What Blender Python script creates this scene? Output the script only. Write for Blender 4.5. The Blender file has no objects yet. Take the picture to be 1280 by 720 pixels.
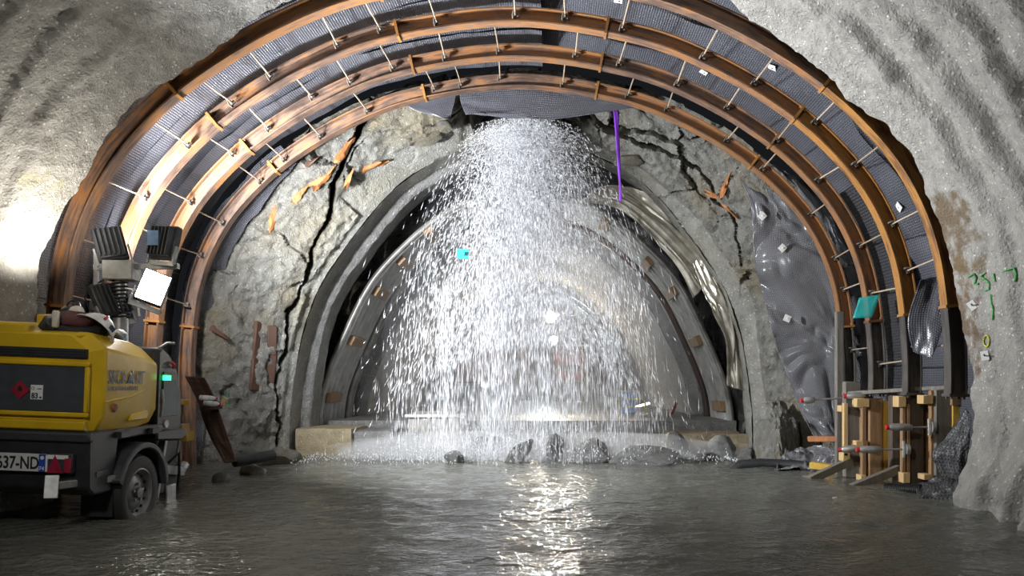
import bpy, bmesh, math, random
import numpy as np
from mathutils import Vector, Matrix
from mathutils.bvhtree import BVHTree

random.seed(7)
C = bpy.context.scene.collection
PI = math.pi
R = math.radians

# ------------------------------------------------------------------ camera
H, F = 1.25, 930.0            # eye height over the water, focal length in pixels (1280 wide)
VX, VY = 688.0, 480.0         # where the tunnel axis vanishes
cam_d = bpy.data.cameras.new('camera'); cam = bpy.data.objects.new('camera', cam_d); C.objects.link(cam)
cam.location = (0, 0, H); cam.rotation_euler = (R(90), 0, 0)
cam_d.sensor_width = 36.0; cam_d.lens = 36.0*F/1280
cam_d.shift_x = -(VX-640)/1280; cam_d.shift_y = (VY-360)/1280
cam_d.clip_start = 0.05; cam_d.clip_end = 200
sc = bpy.context.scene; sc.camera = cam
# ------------------------------------------------------------------ world, exposure
w = bpy.data.worlds.new('World'); sc.world = w; w.use_nodes = True
w.node_tree.nodes['Background'].inputs[0].default_value = (0.55, 0.6, 0.7, 1)
w.node_tree.nodes['Background'].inputs[1].default_value = 0.012
vs = sc.view_settings
vs.view_transform = 'Standard'; vs.look = 'None'; vs.gamma = 1; vs.use_curve_mapping = False
vs.exposure = 0.42
sc.cycles.volume_bounces = 2

def P(px, py, d):
    return Vector(((px-VX)*d/F, d, H+(VY-py)*d/F))

def area(name, loc, target, size, energy, color=(1, 1, 1), sy=None, spread=PI):
    l = bpy.data.lights.new(name, 'AREA'); l.energy = energy; l.color = color
    l.shape = 'RECTANGLE'; l.size = size; l.size_y = sy or size; l.spread = spread
    o = bpy.data.objects.new(name, l); C.objects.link(o); o.location = loc
    o.rotation_euler = (Vector(target)-Vector(loc)).to_track_quat('-Z', 'Y').to_euler()
    return o
def spot(name, loc, target, energy, angle, color=(1, 1, 1), r=0.1, blend=.6):
    l = bpy.data.lights.new(name, 'SPOT'); l.energy = energy; l.color = color; l.spot_size = R(angle); l.spot_blend = blend
    l.shadow_soft_size = r
    o = bpy.data.objects.new(name, l); C.objects.link(o); o.location = loc
    o.rotation_euler = (Vector(target)-Vector(loc)).to_track_quat('-Z', 'Y').to_euler()
    return o
def point(name, loc, energy, color=(1, 1, 1), r=0.1):
    l = bpy.data.lights.new(name, 'POINT'); l.energy = energy; l.color = color; l.shadow_soft_size = r
    o = bpy.data.objects.new(name, l); C.objects.link(o); o.location = loc
    return o
COOL = (0.93, 0.96, 1.0); WARM = (1.0, 0.86, 0.66)
# floodlight heads of the light tower (the head that shines forward, the one turned to the side wall,
# the two that shine up the excavation) and unseen fill spots added behind the photographer
spot('flood_forward', P(203, 352, 7.75), (3.0, 5.6, 6.6), 1900, 104, COOL, .12, 1.0)
spot('flood_wall', P(92, 338, 7.45), (-5.3, 7.4, 3.6), 125, 155, (1, .95, .86), .1, .7)
spot('flood_arches', P(165, 312, 8.75), (-4.7, 10.6, 3.2), 400, 140, (.95, .96, 1), .14, 1.0)
spot('flood_rock', P(215, 285, 8.6), (0.6, 12.4, 3.7), 2200, 146, COOL, .12, .8)
spot('flood_crown', P(140, 280, 8.5), (-.6, 11.9, 5.2), 1300, 120, COOL, .12)
spot('fill_front', (-2.6, 0.5, 4.2), (-1.9, 9.0, 1.4), 430, 80, (1, .98, .94), .25, 1.0)  # unseen source added as front fill for trailer rear and water
spot('fill_lagging', (-3.3, -1.5, 4.7), (2.9, 14.4, 3.0), 1000, 34, COOL, .2, 1.0)  # added narrow spot, brightens the lagging arch and foil
spot('fill_formwork', (-3.3, -1.5, 4.4), (4.35, 9.6, 0.35), 900, 12, WARM, .2, 1.0)  # tight spot added to brighten the formwork fronts
spot('tunnel_lamp_light', P(688, 396, 23.9), (0, 8, 0.2), 1500, 36, WARM, .12, .8)
spot('tunnel_lamp_far_light', P(692, 425, 29.9), (0, 8, 0.2), 1500, 30, (.75, .9, 1), .12, .8)
point('fill_old_tunnel', (.1, 19.5, 3.7), 45, (.95, .97, 1), .15)  # added fill point for the old tunnel walls, has no fixture

# ------------------------------------------------------------------ numpy noise
def _h(ix, iy, iz, s=0):
    n = (ix.astype(np.int64)*374761393 + iy.astype(np.int64)*668265263 + iz.astype(np.int64)*2147483647 + s*1274126177) & 0xffffffff
    n = ((n ^ (n >> 13))*1274126177) & 0xffffffff
    n = ((n ^ (n >> 16))*2246822519) & 0xffffffff
    return ((n ^ (n >> 15)) & 0xffffff)/float(0xffffff)
def vnoise(p, s=0):
    p = np.asarray(p, float); i = np.floor(p).astype(np.int64); f = p-i; f = f*f*f*(f*(f*6-15)+10)
    out = 0
    for a in (0, 1):
        for b in (0, 1):
            for c in (0, 1):
                wgt = (f[..., 0] if a else 1-f[..., 0])*(f[..., 1] if b else 1-f[..., 1])*(f[..., 2] if c else 1-f[..., 2])
                out = out + wgt*_h(i[..., 0]+a, i[..., 1]+b, i[..., 2]+c, s)
    return out*2-1
def fbm(p, o=4, s=0, g=.5, ridged=False):
    p = np.asarray(p, float); t = 0; a = 1; n = 0
    for k in range(o):
        v = vnoise(p*2**k+17.3*k, s+k)
        if ridged: v = 1-2*np.abs(v)
        t = t+a*v; n += a; a *= g
    return t/n
def worley(p, s=0):
    p = np.asarray(p, float); i = np.floor(p).astype(np.int64)
    f1 = np.full(p.shape[:-1], 9.); f2 = f1.copy(); idv = f1.copy()
    for a in (-1, 0, 1):
        for b in (-1, 0, 1):
            for c in (-1, 0, 1):
                x, y, z = i[..., 0]+a, i[..., 1]+b, i[..., 2]+c
                q = np.stack([x+_h(x, y, z, s), y+_h(x, y, z, s+1), z+_h(x, y, z, s+2)], -1)
                d = np.sqrt(((p-q)**2).sum(-1)); h = _h(x, y, z, s+3)
                m = d < f1
                f2 = np.where(m, f1, np.minimum(f2, d)); idv = np.where(m, h, idv); f1 = np.where(m, d, f1)
    return f1, f2, idv
def sstep(a, b, x):
    t = np.clip((x-a)/(b-a), 0, 1); return t*t*(3-2*t)

# ------------------------------------------------------------------ materials
def newmat(name):
    m = bpy.data.materials.new(name); m.use_nodes = True
    n = m.node_tree.nodes; b = n['Principled BSDF']
    return m, m.node_tree, n, b
def nd(t, typ, **kw):
    x = t.nodes.new(typ)
    for k, v in kw.items():
        if k in x.inputs.keys() if isinstance(k, str) else False: x.inputs[k].default_value = v
        else: setattr(x, k, v)
    return x
def ramp(t, fac, stops):
    r = t.nodes.new('ShaderNodeValToRGB'); e = r.color_ramp.elements
    while len(e) < len(stops): e.new(.5)
    for el, (p, c) in zip(e, stops):
        el.position = p; el.color = (*c, 1) if len(c) == 3 else c
    t.links.new(fac, r.inputs[0]); return r.outputs[0]
def noise(t, vec, scale, detail=4, rough=.55, dim='3D'):
    x = t.nodes.new('ShaderNodeTexNoise'); x.inputs['Scale'].default_value = scale
    x.inputs['Detail'].default_value = detail; x.inputs['Roughness'].default_value = rough
    if vec is not None: t.links.new(vec, x.inputs['Vector'])
    return x.outputs['Fac']
def mixc(t, fac, a, b, mode='MIX'):
    x = t.nodes.new('ShaderNodeMix'); x.data_type = 'RGBA'; x.blend_type = mode
    for s, v in ((0, fac), (6, a), (7, b)):
        if isinstance(v, (int, float)): x.inputs[s].default_value = v
        elif isinstance(v, tuple): x.inputs[s].default_value = (*v, 1)
        else: t.links.new(v, x.inputs[s])
    return x.outputs[2]
def mth(t, op, a, b=None):
    x = t.nodes.new('ShaderNodeMath'); x.operation = op
    for i, v in enumerate((a, b)):
        if v is None: continue
        if isinstance(v, (int, float)): x.inputs[i].default_value = v
        else: t.links.new(v, x.inputs[i])
    return x.outputs[0]
def coords(t, kind='Object'):
    return t.nodes.new('ShaderNodeTexCoord').outputs[kind]
def scaled(t, vec, s):
    x = t.nodes.new('ShaderNodeMapping'); x.inputs['Scale'].default_value = s; t.links.new(vec, x.inputs['Vector']); return x.outputs[0]
def bump(t, b, h, strength=.5, dist=.02):
    x = t.nodes.new('ShaderNodeBump'); x.inputs['Strength'].default_value = strength; x.inputs['Distance'].default_value = dist
    t.links.new(h, x.inputs['Height']); t.links.new(x.outputs[0], b.inputs['Normal'])

M = {}
def plain(key, col, rough=.5, metal=0., grain=.12, scale=12., bmp=.15, spec=.5):
    """painted metal, plastic, rubber: a base colour with slight dirt and grain"""
    m, t, n, b = newmat(key); v = coords(t)
    f = noise(t, v, scale, 5)
    dark = tuple(c*(1-grain*2.2) for c in col); lite = tuple(min(1, c*(1+grain*1.3)) for c in col)
    t.links.new(ramp(t, f, [(.3, dark), (.7, lite)]), b.inputs['Base Color'])
    b.inputs['Roughness'].default_value = rough; b.inputs['Metallic'].default_value = metal
    b.inputs['Specular IOR Level'].default_value = spec
    if bmp: bump(t, b, noise(t, v, scale*6, 3), bmp, .004)
    M[key] = m; return m
def emit(key, col, strength):
    m, t, n, b = newmat(key)
    b.inputs['Base Color'].default_value = (*col, 1); b.inputs['Emission Color'].default_value = (*col, 1)
    b.inputs['Emission Strength'].default_value = strength; M[key] = m; return m

def shotcrete(key, c1, c2, wet=.55, stains=None, speck=1.0, tint=None):
    m, t, n, b = newmat(key); v = coords(t)
    big = noise(t, v, .9, 5, .6); mid = noise(t, v, 6, 5, .6)
    col = ramp(t, mid, [(.3, c1), (.7, c2)])
    if tint: col = mixc(t, ramp(t, big, [(.45, (0, 0, 0)), (.68, (1, 1, 1))]), col, tint)
    vo = t.nodes.new('ShaderNodeTexVoronoi'); vo.inputs['Scale'].default_value = 20; t.links.new(v, vo.inputs['Vector'])
    st = ramp(t, vo.outputs['Distance'], [(.16, (1, 1, 1)), (.30, (0, 0, 0))])
    sep = t.nodes.new('ShaderNodeSeparateColor'); t.links.new(vo.outputs['Color'], sep.inputs[0])
    pick = ramp(t, sep.outputs[0], [(.34, (0, 0, 0)), (.42, (1, 1, 1))])
    fac = mth(t, 'MULTIPLY', mth(t, 'MULTIPLY', st, pick), .75*speck)
    col = mixc(t, fac, col, ramp(t, sep.outputs[1], [(0, (.12, .12, .11)), (.22, (.3, .29, .26)), (.5, (.58, .56, .51)), (1, (.75, .73, .68))]))
    if stains:
        for (cx, cy, cz, rx, ry, rz, sc_) in stains:
            mp = t.nodes.new('ShaderNodeMapping'); mp.vector_type = 'POINT'
            mp.inputs['Location'].default_value = (-cx/rx, -cy/ry, -cz/rz); mp.inputs['Scale'].default_value = (1/rx, 1/ry, 1/rz)
            t.links.new(v, mp.inputs['Vector'])
            ln = t.nodes.new('ShaderNodeVectorMath'); ln.operation = 'LENGTH'; t.links.new(mp.outputs[0], ln.inputs[0])
            dd = mth(t, 'ADD', ln.outputs['Value'], mth(t, 'MULTIPLY', mth(t, 'SUBTRACT', mid, .5), 2.6))
            col = mixc(t, ramp(t, dd, [(.55, (.85, .85, .85)), (1.0, (0, 0, 0))]), col, sc_)
    t.links.new(col, b.inputs['Base Color'])
    t.links.new(ramp(t, big, [(.35, (wet,)*3), (.65, (min(1, wet+.25),)*3)]), b.inputs['Roughness'])
    h = mth(t, 'ADD', mth(t, 'MULTIPLY', noise(t, v, 34, 5, .65), .7), mth(t, 'MULTIPLY', fac, .18))
    h = mth(t, 'ADD', h, mth(t, 'MULTIPLY', noise(t, v, 9, 5, .68), 1.0))
    bump(t, b, h, 1.0, .045)
    M[key] = m; return m

def rusty(key, stops, metal=.25, rough=(.42, .75)):
    m, t, n, b = newmat(key)
    uv = coords(t, 'UV'); ob = coords(t)
    rnd = t.nodes.new('ShaderNodeObjectInfo').outputs['Random']
    off = t.nodes.new('ShaderNodeVectorMath'); off.operation = 'ADD'; t.links.new(scaled(t, uv, (2.4, 20, 1)), off.inputs[0])
    cmb = t.nodes.new('ShaderNodeCombineXYZ'); t.links.new(mth(t, 'MULTIPLY', rnd, 37.), cmb.inputs[0]); t.links.new(cmb.outputs[0], off.inputs[1])
    f1 = noise(t, off.outputs[0], 1.0, 6, .62); f2 = noise(t, ob, 2.2, 5, .6)
    f = mth(t, 'ADD', mth(t, 'MULTIPLY', f1, .62), mth(t, 'MULTIPLY', f2, .38))
    f = mth(t, 'ADD', f, mth(t, 'MULTIPLY', mth(t, 'SUBTRACT', rnd, .5), .12))
    t.links.new(ramp(t, f, stops), b.inputs['Base Color'])
    b.inputs['Metallic'].default_value = metal
    t.links.new(ramp(t, f2, [(.3, (rough[0],)*3), (.7, (rough[1],)*3)]), b.inputs['Roughness'])
    bump(t, b, mth(t, 'ADD', f1, noise(t, ob, 60, 3)), .35, .006)
    M[key] = m; return m

def wood(key, c1, c2, rough=.7):
    m, t, n, b = newmat(key); v = coords(t)
    f = noise(t, scaled(t, v, (14, 14, 1.6)), 2.2, 6, .6); g = noise(t, v, 3, 4)
    t.links.new(mixc(t, mth(t, 'MULTIPLY', g, .5), ramp(t, f, [(.3, c1), (.7, c2)]), tuple(x*.6 for x in c1)), b.inputs['Base Color'])
    b.inputs['Roughness'].default_value = rough; bump(t, b, f, .4, .006); M[key] = m; return m

def dimpled(key, c1, c2, rough=.32, pitch=.04, strength=.9):
    m, t, n, b = newmat(key); uv = coords(t, 'UV')
    s = t.nodes.new('ShaderNodeSeparateXYZ'); t.links.new(uv, s.inputs[0])
    k = 2*PI/pitch
    a = mth(t, 'SINE', mth(t, 'MULTIPLY', mth(t, 'ADD', s.outputs[0], s.outputs[1]), k*.707))
    c = mth(t, 'SINE', mth(t, 'MULTIPLY', mth(t, 'SUBTRACT', s.outputs[0], s.outputs[1]), k*.707))
    d = mth(t, 'MULTIPLY', a, c)
    dots = ramp(t, mth(t, 'ADD', mth(t, 'MULTIPLY', d, .5), .5), [(.5, (0, 0, 0)), (.85, (1, 1, 1))])
    g = noise(t, coords(t), 1.3, 5)
    col = mixc(t, dots, ramp(t, g, [(.3, c1), (.7, tuple(x*1.35 for x in c1))]), c2)
    t.links.new(col, b.inputs['Base Color']); b.inputs['Roughness'].default_value = rough
    b.inputs['Specular IOR Level'].default_value = .6
    bump(t, b, dots, strength, .012); M[key] = m; return m

# near, rock, inner
shotcrete('shot_near', (.235, .225, .205), (.36, .345, .31), .6,
          stains=[(4.25, 7.75, 3.0, .30, .5, .42, (.13, .085, .04)), (4.5, 7.85, 2.0, .3, .35, .75, (.12, .07, .03)),
                  (4.4, 7.7, 2.5, .2, .35, .4, (.16, .11, .05)), (4.75, 7.7, 1.25, .22, .4, .3, (.36, .29, .18)), (-4.7, 7.4, 2.7, .5, .6, .8, (.33, .31, .2))])
shotcrete('rock', (.08, .078, .068), (.185, .18, .158), .42, speck=.35, tint=(.145, .122, .075))
shotcrete('shot_inner', (.155, .152, .135), (.255, .25, .225), .45, speck=.7, tint=(.19, .175, .13))
shotcrete('shot_far', (.26, .255, .245), (.36, .355, .345), .6, speck=.4)
shotcrete('concrete_block', (.2, .165, .10), (.33, .27, .17), .5, speck=.4)
shotcrete('concrete_grey', (.12, .12, .115), (.22, .215, .205), .4, speck=.4)
shotcrete('stone', (.09, .09, .085), (.2, .2, .19), .35, speck=.3)
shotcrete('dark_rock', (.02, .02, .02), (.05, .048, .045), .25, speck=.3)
rusty('rust', [(.32, (.05, .036, .03)), (.43, (.115, .072, .053)), (.50, (.19, .112, .072)), (.56, (.31, .135, .042)), (.63, (.20, .118, .066)), (.75, (.20, .15, .11))])
rusty('rust_orange', [(.30, (.07, .04, .025)), (.42, (.19, .09, .036)), (.50, (.36, .17, .042)), (.60, (.32, .14, .036)), (.72, (.22, .145, .09))])
rusty('steel_dark', [(.3, (.035, .032, .03)), (.5, (.08, .072, .065)), (.62, (.15, .125, .10)), (.75, (.22, .15, .08))])
rusty('rust_dark', [(.3, (.03, .017, .012)), (.5, (.065, .032, .02)), (.65, (.10, .05, .03)), (.8, (.06, .042, .03))], .1)
rusty('bar_steel', [(.3, (.25, .19, .13)), (.5, (.42, .33, .24)), (.7, (.55, .47, .36))], .3)
wood('wood_brown', (.20, .115, .055), (.36, .22, .11)); wood('wood_grey', (.11, .10, .085), (.22, .20, .17)); wood('wood_dark', (.06, .045, .035), (.12, .09, .065))
wood('wood_pale', (.45, .30, .13), (.66, .47, .24)); wood('wood_yellow', (.5, .30, .04), (.72, .48, .09)); wood('wood_rot', (.17, .06, .02), (.48, .18, .045))
dimpled('membrane', (.048, .049, .058), (.128, .13, .152), .3)
dimpled('membrane_stud', (.018, .018, .02), (.05, .05, .055), .5, .055, 1.0)
dimpled('membrane_shiny', (.085, .085, .09), (.17, .17, .18), .24, .04, .7)
plain('yellow', (.62, .40, .012), .38, 0, .1, 3.); plain('black_plastic', (.018, .02, .022), .45, 0, .15)
plain('charcoal', (.035, .038, .042), .5, 0, .15); plain('panel_grey', (.045, .052, .06), .5, 0, .1)
plain('rubber', (.016, .016, .016), .75); plain('rim_grey', (.2, .2, .2), .45, .5); plain('galv', (.38, .38, .37), .42, .6, .15)
plain('white_paint', (.72, .72, .7), .45); plain('red_plastic', (.5, .02, .03), .3); plain('lens_red', (.32, .02, .05), .25)
plain('plate_white', (.6, .6, .58), .4, 0, .04); plain('ink', (.015, .015, .017), .5, 0, 0, 12, 0); plain('eu_blue', (.02, .07, .4), .4)
plain('logo_blue', (.035, .06, .11), .45, 0, 0, 12, 0); plain('label_red', (.3, .015, .035), .4); plain('head_grey', (.06, .062, .066), .45, .3)
plain('box_grey', (.42, .42, .39), .45); plain('purple', (.16, .03, .42), .6, 0, .1, 30); plain('cyan_tag', (.03, .5, .62), .5)
plain('green_paint', (.08, .36, .09), .7, 0, .3, 40); plain('yellow_paint', (.6, .6, .04), .7, 0, .3, 40); plain('pale_plastic', (.62, .56, .46), .5)
plain('container_red', (.25, .035, .04), .5, 0, .2, 4.); plain('excavator_brown', (.16, .06, .035), .6, 0, .3, 3.)
plain('blue_box', (.15, .25, .4), .5); plain('rail_yellow', (.5, .4, .1), .5); plain('maroon', (.2, .03, .03), .5); plain('maroon_cloth', (.10, .03, .03), .8)
plain('foil', (.55, .52, .44), .28, .55, .2, 5.); plain('channel', (.26, .25, .23), .35, .4, .2, 4.); plain('corr', (.46, .46, .44), .42, .2, .15, 4.)
plain('far_steel', (.12, .12, .12), .4, .3); plain('bottle', (.6, .62, .66), .15, 0, .05, 20, 0); plain('label_white', (.72, .71, .68), .5, 0, .03)
emit('led', (1, .98, .93), 30.); emit('lamp_warm', (1, .84, .6), 260.); emit('lamp_cool', (.75, .93, 1), 260.); emit('led_green', (.02, 1, .25), 2.5); emit('tube', (.85, .95, 1), 8.)
def mk_glass():
    m, t, n, b = newmat('glass_dark'); b.inputs['Base Color'].default_value = (.02, .03, .028, 1); b.inputs['Roughness'].default_value = .18; b.inputs['Specular IOR Level'].default_value = .35; M['glass_dark'] = m
    m, t, n, b = newmat('teal_film'); b.inputs['Base Color'].default_value = (.03, .42, .40, 1); b.inputs['Roughness'].default_value = .35
    b.inputs['Alpha'].default_value = .6; M['teal_film'] = m
    m, t, n, b = newmat('flood_water'); v = coords(t)
    t.links.new(ramp(t, noise(t, v, .6, 4), [(.3, (.10, .102, .088)), (.7, (.15, .152, .13))]), b.inputs['Base Color'])
    b.inputs['Roughness'].default_value = .07; b.inputs['IOR'].default_value = 1.33; b.inputs['Specular IOR Level'].default_value = .65
    h = mth(t, 'ADD', noise(t, scaled(t, v, (1, 1.7, 1)), 7, 3, .5), mth(t, 'MULTIPLY', noise(t, v, 22, 2, .5), .25))
    bump(t, b, h, .55, .07); M['flood_water'] = m
    m, t, n, b = newmat('falling_water'); b.inputs['Base Color'].default_value = (.97, .975, 1, 1); b.inputs['Roughness'].default_value = .3
    tr = t.nodes.new('ShaderNodeBsdfTranslucent'); tr.inputs[0].default_value = (.97, .975, 1, 1); mx = t.nodes.new('ShaderNodeMixShader'); mx.inputs[0].default_value = .4
    t.links.new(b.outputs[0], mx.inputs[1]); t.links.new(tr.outputs[0], mx.inputs[2]); t.links.new(mx.outputs[0], n['Material Output'].inputs['Surface']); M['falling_water'] = m
    for key, dens in (('mist', 1.0), ('mist_thin', .13), ('spray', .06), ('haze', .02)):
        m = bpy.data.materials.new(key); m.use_nodes = True; t = m.node_tree; t.nodes.clear()
        o = t.nodes.new('ShaderNodeOutputMaterial'); s = t.nodes.new('ShaderNodeVolumeScatter')
        s.inputs['Color'].default_value = (.93, .94, .96, 1); s.inputs['Density'].default_value = dens; s.inputs['Anisotropy'].default_value = .1
        t.links.new(s.outputs[0], o.inputs['Volume']); M[key] = m
mk_glass()

# ------------------------------------------------------------------ object helpers
def tag(o, label=None, cat=None, group=None, kind=None):
    if label: o['label'] = label
    if cat: o['category'] = cat
    if group: o['group'] = group
    if kind: o['kind'] = kind
    return o
def empty(name, loc=(0, 0, 0), label=None, cat=None, group=None):
    o = bpy.data.objects.new(name, None); C.objects.link(o); o.location = loc; o.empty_display_size = .1
    return tag(o, label, cat, group)
def link(name, me, mat, parent=None):
    if mat and not me.materials: me.materials.append(M[mat] if isinstance(mat, str) else mat)
    o = bpy.data.objects.new(name, me); C.objects.link(o)
    if parent: o.parent = parent
    return o
def smooth(me, ang=35):
    me.polygons.foreach_set('use_smooth', [True]*len(me.polygons))
    if ang is not None: me.set_sharp_from_angle(angle=R(ang))
def grid(name, Pt, mat, parent=None, uv=None, wrap=False, ang=None, thick=0):
    Pt = np.asarray(Pt, float); n, m = Pt.shape[:2]
    idx = np.arange(n*m).reshape(n, m)
    if wrap: idx = np.concatenate([idx, idx[:, :1]], 1)
    f = np.stack([idx[:-1, :-1], idx[1:, :-1], idx[1:, 1:], idx[:-1, 1:]], -1).reshape(-1, 4)
    me = bpy.data.meshes.new(name)
    me.vertices.add(n*m); me.vertices.foreach_set('co', Pt.reshape(-1))
    me.loops.add(f.size); me.loops.foreach_set('vertex_index', f.reshape(-1).astype(np.int32))
    me.polygons.add(len(f)); me.polygons.foreach_set('loop_start', np.arange(0, f.size, 4, dtype=np.int32))
    me.update(calc_edges=True); me.validate()
    if uv is not None:
        ul = me.uv_layers.new(); u = np.asarray(uv, float).reshape(-1, 2)[f.reshape(-1)]
        ul.data.foreach_set('uv', u.reshape(-1))
    smooth(me, ang)
    o = link(name, me, mat, parent)
    if thick:
        md = o.modifiers.new('s', 'SOLIDIFY'); md.thickness = thick; md.offset = 0
    return o

class MB:
    """collects simple solids that make ONE part"""
    def __init__(s): s.v = []; s.f = []
    def add(s, vs, fs):
        k = len(s.v); s.v += [tuple(v) for v in vs]; s.f += [[i+k for i in f] for f in fs]; return s
    def box(s, c, size, m=None, taper=None):
        x, y, z = (q/2 for q in size); vs = []
        for dz in (-1, 1):
            tx, ty = (taper if taper and dz > 0 else (1, 1))
            vs += [Vector((-x*tx, -y*ty, dz*z)), Vector((x*tx, -y*ty, dz*z)), Vector((x*tx, y*ty, dz*z)), Vector((-x*tx, y*ty, dz*z))]
        vs = [((m @ v) if m else v)+Vector(c) for v in vs]
        return s.add(vs, [(0, 3, 2, 1), (4, 5, 6, 7), (0, 1, 5, 4), (1, 2, 6, 5), (2, 3, 7, 6), (3, 0, 4, 7)])
    def bar(s, a, b, wd, ht=None, up=(0, 0, 1)):
        a, b = Vector(a), Vector(b); ht = ht or wd; d = (b-a).normalized(); u = Vector(up)
        if abs(d.dot(u)) > .98: u = Vector((0, 1, 0))
        x = d.cross(u).normalized()*wd/2; y = x.cross(d).normalized()*ht/2
        vs = [a-x-y, a+x-y, a+x+y, a-x+y, b-x-y, b+x-y, b+x+y, b-x+y]
        return s.add(vs, [(0, 3, 2, 1), (4, 5, 6, 7), (0, 1, 5, 4), (1, 2, 6, 5), (2, 3, 7, 6), (3, 0, 4, 7)])
    def tube(s, pts, r, n=8, cap=True):
        pts = [Vector(p) for p in pts]; rs = r if isinstance(r, (list, tuple)) else [r]*len(pts); vs = []; fs = []
        u = None
        for i, p in enumerate(pts):
            d = (pts[min(i+1, len(pts)-1)]-pts[max(i-1, 0)]).normalized()
            if u is None: u = d.orthogonal().normalized()
            else:
                u = (u-d*u.dot(d)); u = u.normalized() if u.length > 1e-5 else d.orthogonal().normalized()
            w_ = d.cross(u)
            vs += [p+(u*math.cos(2*PI*k/n)+w_*math.sin(2*PI*k/n))*rs[i] for k in range(n)]
        for i in range(len(pts)-1):
            fs += [(i*n+k, i*n+(k+1) % n, (i+1)*n+(k+1) % n, (i+1)*n+k) for k in range(n)]
        if cap: fs += [tuple(range(n-1, -1, -1)), tuple(range((len(pts)-1)*n, len(pts)*n))]
        return s.add(vs, fs)
    def lathe(s, prof, c, axis='Z', n=24):
        """prof: (radius, height) closed outline along the axis"""
        vs = []; fs = []; m = len(prof)
        for k in range(n):
            a = 2*PI*k/n
            for r, h in prof:
                x, y = r*math.cos(a), r*math.sin(a)
                v = {'Z': (x, y, h), 'X': (h, x, y), 'Y': (x, h, y)}[axis]; vs.append(Vector(v)+Vector(c))
        for k in range(n):
            for j in range(m-1):
                fs.append((k*m+j, ((k+1) % n)*m+j, ((k+1) % n)*m+j+1, k*m+j+1))
        return s.add(vs, fs)
    def prism(s, poly, a, b, axis='X'):
        """polygon in the other two axes pushed from a to b along axis"""
        n = len(poly); vs = []
        for h in (a, b):
            for p, q in poly: vs.append({'X': (h, p, q), 'Y': (p, h, q), 'Z': (p, q, h)}[axis])
        fs = [tuple(range(n))[::-1], tuple(range(n, 2*n))]+[(i, (i+1) % n, n+(i+1) % n, n+i) for i in range(n)]
        return s.add(vs, fs)
    def build(s, name, mat, parent=None, bev=0, ang=35, mw=None, flat=False):
        me = bpy.data.meshes.new(name); me.from_pydata([tuple(v) for v in s.v], [], s.f); me.update()
        bm = bmesh.new(); bm.from_mesh(me); bmesh.ops.recalc_face_normals(bm, faces=bm.faces); bm.to_mesh(me); bm.free()
        if not flat: smooth(me, ang)
        o = link(name, me, mat, parent)
        if mw is not None: o.matrix_local = mw
        if bev:
            md = o.modifiers.new('b', 'BEVEL'); md.width = bev; md.segments = 1; md.limit_method = 'ANGLE'; md.angle_limit = R(40)
        return o
def copy_tree(o, parent=None):
    c = o.copy(); C.objects.link(c); c.parent = parent
    for ch in o.children: copy_tree(ch, c)
    return c
def rotm(z=0, x=0, y=0): return Matrix.Rotation(z, 3, 'Z') @ Matrix.Rotation(x, 3, 'X') @ Matrix.Rotation(y, 3, 'Y')

_rock_cache = {}
def rock_mesh(seed, subdiv=3, rough=0):
    bm = bmesh.new(); bmesh.ops.create_icosphere(bm, subdivisions=subdiv, radius=.5)
    p = np.array([v.co[:] for v in bm.verts]); rg = np.random.RandomState(seed)
    for k in range(9):
        nrm = rg.normal(size=3); nrm /= np.linalg.norm(nrm); d = .22+.18*rg.rand()
        ex = p @ nrm-d; p -= np.where(ex > 0, ex*.9, 0)[:, None]*nrm
    p *= (1+.13*fbm(p*4+seed*7, 3)+rough*fbm(p*9+seed*3, 4, 3, .6, True))[:, None]
    for v, q in zip(bm.verts, p): v.co = q
    me = bpy.data.meshes.new('rock'); bm.to_mesh(me); bm.free(); smooth(me, 28); return me
def rock(name, loc, size, seed, label, cat='rock', mat='stone', rz=0, rx=0, group=None):
    me = rock_mesh(seed, 5 if name == 'rock_pillar' else 3+(size[0] > .7), .16 if name == 'rock_pillar' else .05); me.name = name
    o = link(name, me, mat); o.location = loc; o.scale = size; o.rotation_euler = (rx, 0, rz)
    return tag(o, label, cat, group)

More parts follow.
